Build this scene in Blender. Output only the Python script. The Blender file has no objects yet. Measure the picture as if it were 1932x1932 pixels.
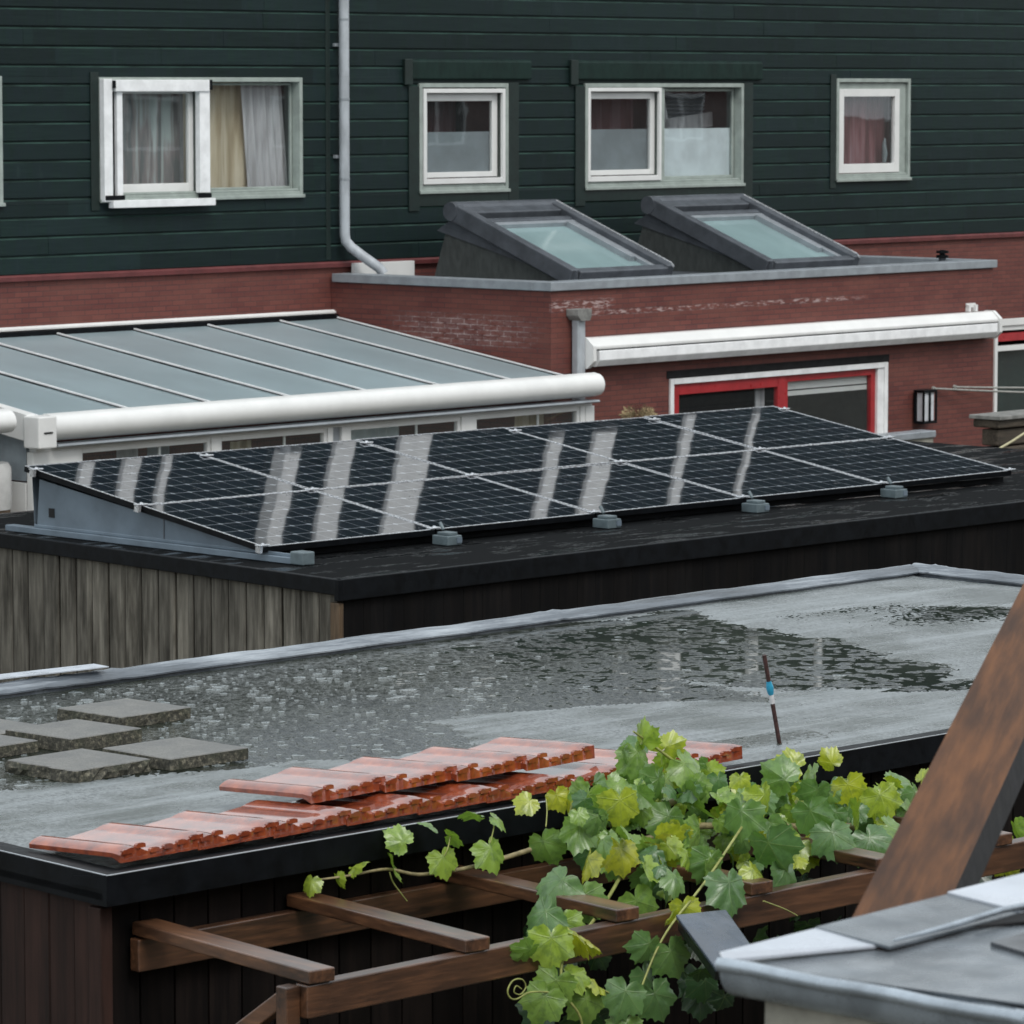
import bpy, bmesh, math, random
import numpy as np
from mathutils import Vector, Matrix
random.seed(7); np.random.seed(7)
SC = bpy.context.scene
COL = SC.collection
# ------------------------------------------------------------------ camera
F, HH, HOR = 8044.0, 5.8, 160.0
PITCH = math.atan((966 - HOR) / F)
cam = bpy.data.cameras.new('camera'); camo = bpy.data.objects.new('camera', cam); COL.objects.link(camo)
camo.location = (0, 0, HH)
camo.rotation_euler = (math.radians(90) - PITCH, 0, math.radians(-45))
cam.sensor_width = 36.0; cam.lens = 36.0 * F / 1932
cam.clip_start = 0.5; cam.clip_end = 2000
cam.dof.use_dof = True; cam.dof.focus_distance = 18.0; cam.dof.aperture_fstop = 16.0
SC.camera = camo
# ------------------------------------------------------------------ world, sun, exposure
SUN_EL, SUN_AZ = math.radians(52), math.radians(200)
w = bpy.data.worlds.new('World'); SC.world = w; w.use_nodes = True
nt = w.node_tree; bg = nt.nodes['Background']
sky = nt.nodes.new('ShaderNodeTexSky'); sky.sky_type = 'NISHITA'; sky.sun_disc = False
sky.sun_elevation = SUN_EL; sky.sun_rotation = SUN_AZ; sky.air_density = 1.5; sky.dust_density = 6.0; sky.ozone_density = 1.0
tc = nt.nodes.new('ShaderNodeTexCoord')
nz = nt.nodes.new('ShaderNodeTexNoise'); nz.inputs['Scale'].default_value = 2.2; nz.inputs['Detail'].default_value = 5
mr = nt.nodes.new('ShaderNodeMapRange'); mr.inputs[1].default_value = .3; mr.inputs[2].default_value = .75
mr.inputs[3].default_value = 5.6; mr.inputs[4].default_value = 8.4
cl = nt.nodes.new('ShaderNodeMix'); cl.data_type = 'RGBA'; cl.blend_type = 'MULTIPLY'; cl.inputs[0].default_value = 1
cl.inputs[6].default_value = (.90, .965, 1.0, 1)
mx = nt.nodes.new('ShaderNodeMix'); mx.data_type = 'RGBA'; mx.inputs[0].default_value = .88
nt.links.new(tc.outputs['Generated'], nz.inputs['Vector']); nt.links.new(nz.outputs['Fac'], mr.inputs[0])
nt.links.new(mr.outputs[0], cl.inputs[7]); nt.links.new(sky.outputs[0], mx.inputs[6]); nt.links.new(cl.outputs[2], mx.inputs[7])
nt.links.new(mx.outputs[2], bg.inputs['Color']); bg.inputs['Strength'].default_value = .10
sl = bpy.data.lights.new('sun', 'SUN'); slo = bpy.data.objects.new('sun', sl); COL.objects.link(slo)
sl.energy = .9; sl.angle = math.radians(25); sl.color = (1, .98, .95)
slo.rotation_euler = (math.radians(90) - SUN_EL, 0, math.radians(180) - SUN_AZ)
SC.view_settings.view_transform = 'Standard'; SC.view_settings.look = 'None'
SC.view_settings.exposure = 0.74; SC.view_settings.gamma = 1.0
SC.render.engine = 'CYCLES'

# ------------------------------------------------------------------ survey helpers (picture point -> real point on a real plane)
_s = math.sqrt(.5)
FWD = np.array([_s * math.cos(PITCH), _s * math.cos(PITCH), -math.sin(PITCH)])
RGT = np.array([_s, -_s, 0.]); UPV = np.cross(RGT, FWD); CAM = np.array([0, 0, HH])
def ray(x, y):
    d = FWD * F + RGT * (x - 966) - UPV * (y - 966); return d / np.linalg.norm(d)
def atz(x, y, z):
    d = ray(x, y); return CAM + d * ((z - HH) / d[2])
def aty(x, y, Y):
    d = ray(x, y); return CAM + d * (Y / d[1])

# ------------------------------------------------------------------ materials
MATS = {}
def new_mat(name):
    m = bpy.data.materials.new(name); m.use_nodes = True
    MATS[name] = m; return m, m.node_tree, m.node_tree.nodes['Principled BSDF']
def N(nt, t, **k):
    n = nt.nodes.new('ShaderNode' + t)
    for a, b in k.items():
        if a == 'ins':
            for i, v in b.items(): n.inputs[i].default_value = v
        else: setattr(n, a, b)
    return n
def L(nt, a, b): nt.links.new(a, b)
def rgb(r, g, b): return (r, g, b, 1)
def ramp(nt, src, stops):
    r = N(nt, 'ValToRGB'); L(nt, src, r.inputs[0])
    e = r.color_ramp.elements
    while len(e) < len(stops): e.new(.5)
    for i, (p, c) in enumerate(stops): e[i].position = p; e[i].color = c
    return r.outputs[0]
def coords(nt, scale=(1, 1, 1), kind='Object', rot=(0, 0, 0)):
    t = N(nt, 'TexCoord'); m = N(nt, 'Mapping'); m.inputs['Scale'].default_value = scale; m.inputs['Rotation'].default_value = rot
    L(nt, t.outputs[kind], m.inputs['Vector']); return m.outputs[0]
def noise(nt, vec, scale, detail=6, rough=.6):
    n = N(nt, 'TexNoise', ins={'Scale': scale, 'Detail': detail, 'Roughness': rough}); L(nt, vec, n.inputs['Vector']); return n.outputs['Fac']
def bump(nt, b, h, strength=.3, dist=.01, prev=None):
    n = N(nt, 'Bump', ins={'Strength': strength, 'Distance': dist}); L(nt, h, n.inputs['Height'])
    if prev is not None: L(nt, prev, n.inputs['Normal'])
    L(nt, n.outputs[0], b.inputs['Normal']); return n.outputs[0]
def math_(nt, op, a, b=None, c=None, clamp=False):
    n = N(nt, 'Math', operation=op, use_clamp=clamp)
    for i, v in enumerate((a, b, c)):
        if v is None: continue
        if isinstance(v, (int, float)): n.inputs[i].default_value = v
        else: L(nt, v, n.inputs[i])
    return n.outputs[0]
def mixc(nt, f, a, b, mode='MIX'):
    n = N(nt, 'Mix', data_type='RGBA', blend_type=mode)
    for i, v in ((0, f), (6, a), (7, b)):
        if isinstance(v, (int, float, tuple)): n.inputs[i].default_value = v
        else: L(nt, v, n.inputs[i])
    return n.outputs[2]
def plain(name, col, rough=.5, var=.15, sc=6, metal=0, spec=.5, stretch=(1, 1, 1), bs=.1, bsc=40, rvar=.1, coat=0):
    m, nt, b = new_mat(name); v = coords(nt, stretch)
    n = noise(nt, v, sc)
    c0 = tuple(max(0, x * (1 - var)) for x in col) + (1,); c1 = tuple(min(1, x * (1 + var)) for x in col) + (1,)
    L(nt, ramp(nt, n, [(.38, c0), (.62, c1)]), b.inputs['Base Color'])
    r = N(nt, 'MapRange', ins={1: .3, 2: .7, 3: max(.02, rough - rvar), 4: min(1, rough + rvar)})
    L(nt, noise(nt, v, sc * 2.3, 4), r.inputs[0]); L(nt, r.outputs[0], b.inputs['Roughness'])
    b.inputs['Metallic'].default_value = metal; b.inputs['Specular IOR Level'].default_value = spec
    b.inputs['Coat Weight'].default_value = coat; b.inputs['Coat Roughness'].default_value = .1
    if bs: bump(nt, b, noise(nt, v, bsc, 3), bs, .004)
    return m
def wood(name, c0, c1, c2, axis='Z', scale=1.0, rough=.6, spec=.4, wet=0, board=None):
    """grain running along the given axis; board = (axis index, pitch): every board its own tone"""
    m, nt, b = new_mat(name)
    st = {'X': (1, 14, 14), 'Y': (14, 1, 14), 'Z': (14, 14, 1)}[axis]
    v = coords(nt, tuple(s * scale for s in st))
    g = noise(nt, v, 2.2, 9, .65)
    v2 = coords(nt, tuple(scale * (s ** .5) for s in st)); big = noise(nt, v2, 1.3, 4)
    col = ramp(nt, g, [(.38, c0 + (1,)), (.5, c1 + (1,)), (.62, c2 + (1,))])
    col = mixc(nt, .5, col, ramp(nt, big, [(.38, c0 + (1,)), (.62, c2 + (1,))]))
    if board:
        sx = N(nt, 'SeparateXYZ'); tcn = N(nt, 'TexCoord'); L(nt, tcn.outputs['Object'], sx.inputs[0])
        f = math_(nt, 'FLOOR', math_(nt, 'DIVIDE', sx.outputs[board[0]], board[1]))
        wn = N(nt, 'TexWhiteNoise', noise_dimensions='1D'); L(nt, f, wn.inputs['W'])
        k = math_(nt, 'MULTIPLY_ADD', wn.outputs['Value'], .6, .7)
        cc = N(nt, 'CombineXYZ'); [L(nt, k, cc.inputs[i]) for i in range(3)]
        col = mixc(nt, 1.0, col, cc.outputs[0], 'MULTIPLY')
    L(nt, col, b.inputs['Base Color'])
    b.inputs['Roughness'].default_value = rough; b.inputs['Specular IOR Level'].default_value = spec
    b.inputs['Coat Weight'].default_value = wet; b.inputs['Coat Roughness'].default_value = .30; b.inputs['Coat IOR'].default_value = 1.7
    bump(nt, b, g, .35, .003)
    return m

plain('white_upvc', (.74, .745, .735), .36, .04, 2.5, bs=0, rvar=.05)
plain('white_paint', (.84, .85, .86), .35, .08, 5, bs=.03)
plain('sage_paint', (.31, .355, .33), .42, .12, 6, bs=.03)
plain('grey_aluminium', (.33, .36, .39), .36, .1, 4, metal=.3, bs=.03)
plain('coping_metal', (.30, .33, .36), .38, .12, 5, metal=.2, bs=.03)
plain('pipe_zinc', (.40, .43, .46), .42, .14, 7, metal=.1, bs=.05, stretch=(1, 1, .4))
plain('black_trim', (.0035, .0045, .006), .5, .4, 9, bs=.1, spec=.14)
plain('black_gap', (.006, .006, .007), .9, .2, 4)
plain('room_dark', (.03, .027, .027), .9, .3, 3)
plain('dark_grey_lead', (.085, .095, .11), .42, .18, 4, metal=.15, bs=.08)
plain('curb_side', (.055, .062, .06), .55, .2, 7, bs=.1, stretch=(2, 2, .7))
plain('red_paint', (.36, .025, .03), .35, .12, 5)
plain('dark_red_trim', (.13, .034, .034), .5, .18, 5)
plain('blue_grey_steel', (.16, .205, .25), .40, .13, 3, metal=.25, bs=.05, stretch=(1, 1, 1))
plain('foot_plastic', (.11, .145, .16), .42, .15, 12)
plain('silver', (.75, .77, .80), .25, .1, 12, metal=.7)
plain('zinc_gutter', (.36, .41, .46), .30, .22, 9, metal=.45, bs=.12, bsc=25)
plain('slate_roof', (.055, .06, .068), .35, .5, 4, bs=.2, bsc=30)
plain('light_flashing', (.50, .54, .60), .3, .08, 5, metal=.1, bs=.03)
plain('grey_flashing', (.14, .16, .18), .28, .25, 6, metal=.3, bs=.06)
plain('cream_render', (.29, .28, .235), .8, .28, 7, bs=.3, bsc=60)
plain('fence_grey', (.20, .20, .19), .6, .25, 8)
plain('earth', (.06, .055, .04), .9, .4, 3, bs=.4)
plain('rusty_steel', (.05, .022, .02), .7, .5, 60, bs=.3, bsc=200)
plain('blue_tape', (.03, .30, .48), .4, .15, 60)
plain('white_tape', (.62, .62, .64), .5, .15, 60)
plain('yellow_cord', (.45, .42, .26), .6, .2, 30)
plain('line_cord', (.30, .30, .28), .6, .2, 30)
plain('black_plastic', (.035, .05, .075), .25, .2, 8, bs=.05, spec=.8)
plain('dark_plastic', (.008, .01, .014), .4, .2, 8)
plain('lamp_white', (.62, .64, .68), .4, .08, 8)
plain('straw', (.28, .22, .12), .9, .4, 30)
plain('vine_stem', (.24, .20, .10), .6, .3, 40)
plain('splash', (.17, .195, .20), .08, .4, 90, spec=.6, bs=0)
plain('vine_shoot', (.28, .30, .09), .5, .2, 30)
plain('frosted_film', (.22, .26, .28), .45, .1, 3)
plain('frosted_light', (.66, .74, .77), .45, .1, 3)
plain('screen_mesh', (.16, .17, .20), .5, .06, 3)
plain('barrel_white', (.45, .45, .44), .5, .1, 6)
plain('brown_base', (.07, .045, .025), .7, .3, 9)
plain('panel_blue', (.26, .30, .33), .4, .1, 4)
wood('pergola_wood', (.014, .007, .004), (.052, .023, .012), (.135, .060, .028), 'X', 1.9, .42, .5, .5)
wood('rafter_wood', (.018, .008, .004), (.065, .028, .014), (.18, .080, .036), 'Y', 1.9, .42, .5, .65)
wood('beam_brown', (.045, .018, .007), (.095, .038, .013), (.17, .068, .022), 'Z', 1.5, .6, .25, .0)
wood('log_wood', (.03, .024, .018), (.06, .048, .036), (.10, .08, .06), 'X', 1.2, .7)
wood('weathered_planks', (.036, .032, .025), (.088, .080, .064), (.20, .185, .155), 'Z', 1.0, .75, .3, board=(1, .2085))
wood('stained_planks', (.010, .0065, .0055), (.024, .0125, .010), (.036, .018, .014), 'Z', 1.0, .65, .2, board=(1, .124))
wood('dark_planks', (.003, .0026, .0026), (.007, .0052, .005), (.015, .0105, .009), 'Z', 1.0, .7, .12, board=(0, .13))
wood('shed_dark_planks', (.0028, .003, .0036), (.0048, .0048, .005), (.0095, .008, .0075), 'Z', .8, .7, .1, board=(0, .2))
wood('corner_wood', (.04, .026, .014), (.10, .065, .036), (.15, .10, .06), 'Z', 1.0, .6)
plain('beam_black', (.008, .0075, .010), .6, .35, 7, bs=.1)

def mat_cladding():
    m, nt, b = new_mat('green_cladding')
    v = coords(nt, (.35, 1, 9)); v2 = coords(nt, (3.5, 1, .7)); v3 = coords(nt, (1, 1, 1))
    g = noise(nt, v, 5, 8); s = noise(nt, v2, 2.6, 5); l = noise(nt, v3, .5, 3)
    c = ramp(nt, g, [(.38, rgb(.0045, .0155, .013)), (.62, rgb(.0115, .029, .024))])
    c = mixc(nt, ramp(nt, s, [(.35, rgb(0, 0, 0)), (.62, rgb(.85, .85, .85))]), c, rgb(.010, .020, .025))
    c = mixc(nt, ramp(nt, s, [(.60, rgb(0, 0, 0)), (.74, rgb(.6, .6, .6))]), c, rgb(.022, .042, .037))
    c = mixc(nt, ramp(nt, l, [(.35, rgb(0, 0, 0)), (.65, rgb(.4, .4, .4))]), c, rgb(.010, .021, .021))
    tcn = N(nt, 'TexCoord'); sx = N(nt, 'SeparateXYZ'); L(nt, tcn.outputs['Object'], sx.inputs[0])
    row = math_(nt, 'FLOOR', math_(nt, 'DIVIDE', math_(nt, 'SUBTRACT', sx.outputs[2], 3.585), .2235))
    w1 = N(nt, 'TexWhiteNoise', noise_dimensions='1D'); L(nt, row, w1.inputs['W'])
    seg = math_(nt, 'FLOOR', math_(nt, 'ADD', math_(nt, 'MULTIPLY', sx.outputs[0], .42), math_(nt, 'MULTIPLY', w1.outputs['Value'], 7)))
    cb2 = N(nt, 'CombineXYZ'); L(nt, row, cb2.inputs[0]); L(nt, seg, cb2.inputs[1]); w2_ = N(nt, 'TexWhiteNoise', noise_dimensions='2D'); L(nt, cb2.outputs[0], w2_.inputs['Vector'])
    kk = math_(nt, 'MULTIPLY_ADD', w2_.outputs['Value'], .38, .70); cc = N(nt, 'CombineXYZ'); [L(nt, kk, cc.inputs[i]) for i in range(3)]
    c = mixc(nt, 1.0, c, cc.outputs[0], 'MULTIPLY')
    L(nt, c, b.inputs['Base Color']); b.inputs['Roughness'].default_value = .55; b.inputs['Specular IOR Level'].default_value = .2
    bump(nt, b, g, .25, .003)
mat_cladding()
plain('skylit_green', (.018, .042, .035), .6, .5, 3, bs=.1, spec=.2, stretch=(.5, 1, 1))
plain('green_trim', (.0050, .0150, .0125), .5, .2, 6, bs=.1)
plain('green_box', (.0075, .021, .0175), .55, .2, 6, bs=.1, stretch=(1, 1, .5), spec=.2)

def mat_brick(name, eff):
    m, nt, b = new_mat(name)
    t = N(nt, 'TexCoord'); sx = N(nt, 'SeparateXYZ'); L(nt, t.outputs['Object'], sx.inputs[0])
    cb = N(nt, 'CombineXYZ'); L(nt, math_(nt, 'ADD', sx.outputs[0], sx.outputs[1]), cb.inputs[0]); L(nt, sx.outputs[2], cb.inputs[1])
    br = N(nt, 'TexBrick', ins={'Scale': 1.0, 'Mortar Size': .006, 'Brick Width': .22, 'Row Height': .0625, 'Bias': 0.0, 'Mortar Smooth': .2,
        'Color1': rgb(.118, .029, .023), 'Color2': rgb(.19, .054, .040), 'Mortar': rgb(.045, .025, .025)}); L(nt, cb.outputs[0], br.inputs['Vector'])
    v = coords(nt, (1, 1, 3)); n = noise(nt, v, 1.4, 6); n2 = noise(nt, v, 11, 5)
    c = mixc(nt, math_(nt, 'MULTIPLY', n2, .65), br.outputs['Color'], rgb(.095, .026, .024))
    c = mixc(nt, ramp(nt, n, [(.38, rgb(0, 0, 0)), (.7, rgb(.6, .6, .6))]), c, rgb(.17, .060, .044))
    if eff:
        z = sx.outputs[2]; lx = sx.outputs[0]; ly = sx.outputs[1]
        def band(val, lo, hi, soft):
            a = N(nt, 'MapRange', interpolation_type='SMOOTHSTEP', ins={1: lo - soft, 2: lo + soft}); L(nt, val, a.inputs[0])
            d = N(nt, 'MapRange', interpolation_type='SMOOTHSTEP', ins={1: hi + soft, 2: hi - soft}); L(nt, val, d.inputs[0])
            return math_(nt, 'MULTIPLY', a.outputs[0], d.outputs[0])
        front = math_(nt, 'LESS_THAN', ly, -3.70)
        e1 = math_(nt, 'MULTIPLY', math_(nt, 'MULTIPLY', band(z, 3.00, 3.055, .018), band(lx, 6.2, 11.4, .5)), front)
        e1 = math_(nt, 'MAXIMUM', e1, math_(nt, 'MULTIPLY', math_(nt, 'MULTIPLY', band(z, 3.08, 3.20, .03), band(lx, 5.5, 6.6, .1)), front))
        side = math_(nt, 'SUBTRACT', 1, front)
        e2 = math_(nt, 'MULTIPLY', math_(nt, 'MULTIPLY', band(z, 2.62, 2.98, .08), band(ly, -3.3, -1.3, .5)), side)
        vv = coords(nt, (1, 1, 4)); sp = noise(nt, vv, 7, 6, .7)
        k1 = math_(nt, 'MULTIPLY', e1, ramp(nt, sp, [(.50, rgb(0, 0, 0)), (.58, rgb(.8, .8, .8))]))
        mort = math_(nt, 'MULTIPLY_ADD', br.outputs['Fac'], .75, .2)
        k2 = math_(nt, 'MULTIPLY', math_(nt, 'MULTIPLY', e2, mort), ramp(nt, sp, [(.40, rgb(0, 0, 0)), (.60, rgb(1, 1, 1))]))
        c = mixc(nt, math_(nt, 'MAXIMUM', k1, k2), c, rgb(.46, .36, .35))
    L(nt, c, b.inputs['Base Color']); b.inputs['Roughness'].default_value = .7
    bump(nt, b, math_(nt, 'SUBTRACT', n2, br.outputs['Fac']), .4, .006)
mat_brick('red_brick', False); mat_brick('stained_brick', True)

def mat_glass(name, tint, alpha, rough=.02, ior=1.5):
    """thin window glass: mirror part by Fresnel over a see-through part"""
    m, nt, b = new_mat(name); out = nt.nodes['Material Output']; nt.nodes.remove(b)
    g = N(nt, 'BsdfGlossy', ins={'Color': rgb(.9, .93, .95), 'Roughness': rough}); t = N(nt, 'BsdfTransparent', ins={'Color': tint + (1,)})
    d = N(nt, 'BsdfDiffuse', ins={'Color': rgb(.3, .33, .34)})
    lw_ = N(nt, 'LayerWeight', ins={'Blend': .5}); fr_ = math_(nt, 'MULTIPLY_ADD', math_(nt, 'POWER', lw_.outputs['Facing'], 4.0), .9, .045); mx_ = N(nt, 'MixShader'); m2 = N(nt, 'MixShader', ins={0: alpha})
    L(nt, t.outputs[0], m2.inputs[1]); L(nt, d.outputs[0], m2.inputs[2])
    L(nt, fr_, mx_.inputs[0]); L(nt, m2.outputs[0], mx_.inputs[1]); L(nt, g.outputs[0], mx_.inputs[2])
    v = coords(nt); bp = N(nt, 'Bump', ins={'Strength': .05, 'Distance': .01}); L(nt, noise(nt, v, 1.5, 2), bp.inputs['Height'])
    L(nt, bp.outputs[0], g.inputs['Normal']); L(nt, bp.outputs[0], lw_.inputs['Normal'])
    L(nt, mx_.outputs[0], out.inputs['Surface']); return m
mat_glass('window_glass', (.96, .97, .97), .03, .01, 1.6)
def mat_opal(name, col, rough=.22):
    m, nt, b = new_mat(name); v = coords(nt, (1, .6, 1)); n = noise(nt, v, 1.1, 5)
    L(nt, ramp(nt, n, [(.3, tuple(x * .88 for x in col) + (1,)), (.7, tuple(min(1, x * 1.1) for x in col) + (1,))]), b.inputs['Base Color'])
    b.inputs['Roughness'].default_value = rough; b.inputs['Specular IOR Level'].default_value = .6
    bump(nt, b, noise(nt, v, 120, 2), .08, .002)
    if name == 'opal_sheet':
        t = N(nt, 'BsdfTranslucent', ins={'Color': rgb(.9, .95, .95)}); ms = N(nt, 'MixShader', ins={0: .35}); L(nt, b.outputs[0], ms.inputs[1]); L(nt, t.outputs[0], ms.inputs[2]); L(nt, ms.outputs[0], nt.nodes['Material Output'].inputs[0])
mat_opal('opal_sheet', (.42, .52, .56)); mat_opal('skylight_glass', (.24, .34, .35), .05)

def mat_curtain(name, stops, scale=9, tilt=0):
    m, nt, b = new_mat(name); v = coords(nt, (1, 1, .10), rot=(0, tilt, 0)); n = noise(nt, v, scale, 3, .5)
    L(nt, ramp(nt, n, stops), b.inputs['Base Color']); b.inputs['Roughness'].default_value = .9
    bump(nt, b, n, .5, .03)
mat_curtain('cream_curtain', [(.36, rgb(.38, .31, .20)), (.5, rgb(.58, .50, .36)), (.64, rgb(.70, .63, .49))])
mat_curtain('net_curtain', [(.36, rgb(.38, .38, .39)), (.5, rgb(.48, .48, .50)), (.66, rgb(.58, .58, .60))], 14)
mat_curtain('grey_curtain', [(.38, rgb(.16, .18, .18)), (.5, rgb(.30, .27, .27)), (.62, rgb(.44, .50, .49))], 10)
mat_curtain('maroon_curtain', [(.38, rgb(.13, .045, .05)), (.5, rgb(.22, .09, .10)), (.62, rgb(.30, .18, .20))], 7)

def mat_solar():
    m, nt, b = new_mat('solar_cells')
    t = N(nt, 'TexCoord'); sx = N(nt, 'SeparateXYZ'); L(nt, t.outputs['Object'], sx.inputs[0])
    cw, ch = 1.70 / 10, 1.36 / 6
    fx = math_(nt, 'FRACT', math_(nt, 'DIVIDE', math_(nt, 'ADD', sx.outputs[0], 1.7 - .02), cw))
    fy = math_(nt, 'FRACT', math_(nt, 'DIVIDE', math_(nt, 'ADD', sx.outputs[1], 1.36 - .02), ch))
    ax = math_(nt, 'MULTIPLY', math_(nt, 'ABSOLUTE', math_(nt, 'SUBTRACT', fx, .5)), cw)
    ay = math_(nt, 'MULTIPLY', math_(nt, 'ABSOLUTE', math_(nt, 'SUBTRACT', fy, .5)), ch)
    lx_ = math_(nt, 'GREATER_THAN', ax, cw / 2 - .0020); ly_ = math_(nt, 'GREATER_THAN', ay, ch / 2 - .0036)
    cor = math_(nt, 'GREATER_THAN', math_(nt, 'ADD', ax, ay), (cw + ch) / 2 - .024)
    line = math_(nt, 'MAXIMUM', math_(nt, 'MAXIMUM', lx_, ly_), cor)
    # thin bus bars along the long direction
    fb = math_(nt, 'FRACT', math_(nt, 'MULTIPLY', fy, 4.0)); bus = math_(nt, 'GREATER_THAN', math_(nt, 'ABSOLUTE', math_(nt, 'SUBTRACT', fb, .5)), .478)
    wn = N(nt, 'TexWhiteNoise', noise_dimensions='2D'); cb = N(nt, 'CombineXYZ')
    L(nt, math_(nt, 'FLOOR', math_(nt, 'DIVIDE', math_(nt, 'ADD', sx.outputs[0], 1.7 - .02), cw)), cb.inputs[0])
    L(nt, math_(nt, 'FLOOR', math_(nt, 'DIVIDE', math_(nt, 'ADD', sx.outputs[1], 1.36 - .02), ch)), cb.inputs[1]); L(nt, cb.outputs[0], wn.inputs['Vector'])
    cell = mixc(nt, wn.outputs['Value'], rgb(.003, .005, .010), rgb(.008, .011, .018))
    c = mixc(nt, math_(nt, 'MULTIPLY', bus, .12), cell, rgb(.16, .18, .20))
    c = mixc(nt, line, c, rgb(.27, .30, .33))
    L(nt, c, b.inputs['Base Color']); b.inputs['Roughness'].default_value = .5; b.inputs['Specular IOR Level'].default_value = 0.0
    b.inputs['Coat Weight'].default_value = 1; b.inputs['Coat IOR'].default_value = 2.3; b.inputs['Coat Roughness'].default_value = .035
    v = coords(nt, (.3, .3, .3)); bp = N(nt, 'Bump', ins={'Strength': .11, 'Distance': .02}); L(nt, noise(nt, v, 3.0, 1), bp.inputs['Height'])
    vo = N(nt, 'TexVoronoi', ins={'Scale': 55}); L(nt, coords(nt), vo.inputs['Vector'])
    dr = N(nt, 'MapRange', ins={1: .0, 2: .28, 3: 1, 4: 0}); L(nt, vo.outputs['Distance'], dr.inputs[0])
    msk = math_(nt, 'GREATER_THAN', noise(nt, coords(nt), 5, 2), .60)
    bp2 = N(nt, 'Bump', ins={'Strength': .35, 'Distance': .003}); L(nt, math_(nt, 'MULTIPLY', dr.outputs[0], msk), bp2.inputs['Height']); L(nt, bp.outputs[0], bp2.inputs['Normal'])
    L(nt, bp2.outputs[0], b.inputs['Coat Normal'])
mat_solar()

def mat_membrane():
    m, nt, b = new_mat('roof_felt'); v = coords(nt); n = noise(nt, v, 260, 2, .7); l = noise(nt, v, 2.2, 5)
    v2 = coords(nt, (.6, 6, 1)); s = noise(nt, v2, 1.6, 6, .65)
    n = noise(nt, v, 95, 4, .75); c = ramp(nt, n, [(.38, rgb(.055, .065, .066)), (.62, rgb(.27, .295, .305))])
    c = mixc(nt, ramp(nt, l, [(.42, rgb(0, 0, 0)), (.6, rgb(.7, .7, .7))]), c, rgb(.060, .072, .064))
    c = mixc(nt, ramp(nt, s, [(.48, rgb(0, 0, 0)), (.66, rgb(.75, .75, .75))]), c, rgb(.27, .30, .315))
    L(nt, c, b.inputs['Base Color']); L(nt, ramp(nt, l, [(.40, rgb(.40, .40, .40)), (.60, rgb(.20, .20, .20))]), b.inputs['Roughness']); b.inputs['Specular IOR Level'].default_value = .5
    bump(nt, b, n, .5, .003)
mat_membrane()
def mat_blackfelt():
    m, nt, b = new_mat('black_felt'); v = coords(nt); n = noise(nt, v, 200, 2); v2 = coords(nt, (.6, 2.4, 1)); l = noise(nt, v2, 2.2, 6, .65)
    L(nt, ramp(nt, n, [(.35, rgb(.003, .0035, .004)), (.65, rgb(.010, .011, .012))]), b.inputs['Base Color'])
    L(nt, ramp(nt, l, [(.54, rgb(.8, .8, .8)), (.58, rgb(.06, .06, .06))]), b.inputs['Roughness']); L(nt, ramp(nt, l, [(.54, rgb(.04, .04, .04)), (.58, rgb(.6, .6, .6))]), b.inputs['Specular IOR Level'])
    bump(nt, b, n, .25, .002)
mat_blackfelt()
def mat_kerb(name, st):
    m, nt, b = new_mat(name); v = coords(nt, st); n = noise(nt, v, 1.7, 7, .7)
    L(nt, ramp(nt, n, [(.30, rgb(.03, .035, .04)), (.5, rgb(.12, .14, .165)), (.68, rgb(.38, .42, .46))]), b.inputs['Base Color'])
    b.inputs['Roughness'].default_value = .26; b.inputs['Specular IOR Level'].default_value = .8
    bump(nt, b, n, .5, .02)
mat_kerb('kerb_felt', (.5, 6, 1)); mat_kerb('side_kerb_felt', (6, .5, 1))
def mat_water():
    m, nt, b = new_mat('puddle_water')
    l = noise(nt, coords(nt), 1.3, 4)
    L(nt, ramp(nt, l, [(.38, rgb(.016, .020, .014)), (.62, rgb(.040, .046, .036))]), b.inputs['Base Color'])
    b.inputs['Roughness'].default_value = .03; b.inputs['IOR'].default_value = 1.33; b.inputs['Specular IOR Level'].default_value = .5
    prev = None
    sx = N(nt, 'SeparateXYZ'); tcn = N(nt, 'TexCoord'); L(nt, tcn.outputs['Object'], sx.inputs[0])
    left = N(nt, 'MapRange', ins={1: 10.2, 2: 12.4, 3: 1.0, 4: .16}); L(nt, sx.outputs[0], left.inputs[0])
    for sc_, off, k in ((13, 0, 1.0), (21, 5.3, .8), (34, 9.1, .7)):
        mp = N(nt, 'Mapping'); mp.inputs['Location'].default_value = (off, off * 1.7, 0); L(nt, tcn.outputs['Object'], mp.inputs['Vector'])
        vo = N(nt, 'TexVoronoi', voronoi_dimensions='2D', ins={'Scale': sc_, 'Randomness': 1.0}); L(nt, mp.outputs[0], vo.inputs['Vector'])
        d = vo.outputs['Distance']; sp = N(nt, 'SeparateColor'); L(nt, vo.outputs['Color'], sp.inputs[0])
        ring = math_(nt, 'MULTIPLY', math_(nt, 'SINE', math_(nt, 'MULTIPLY', math_(nt, 'SUBTRACT', d, math_(nt, 'MULTIPLY', sp.outputs[0], .3)), 30)),
                     math_(nt, 'POWER', 2.718, math_(nt, 'MULTIPLY', d, -6.5)))
        on = math_(nt, 'GREATER_THAN', math_(nt, 'ADD', sp.outputs[1], left.outputs[0]), .93)
        h = math_(nt, 'MULTIPLY', math_(nt, 'MULTIPLY', ring, on), k)
        bp = N(nt, 'Bump', ins={'Strength': 1.0, 'Distance': .008 * 13 / sc_}); L(nt, h, bp.inputs['Height'])
        if prev is not None: L(nt, prev, bp.inputs['Normal'])
        prev = bp.outputs[0]
    L(nt, prev, b.inputs['Normal'])
mat_water()
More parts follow.
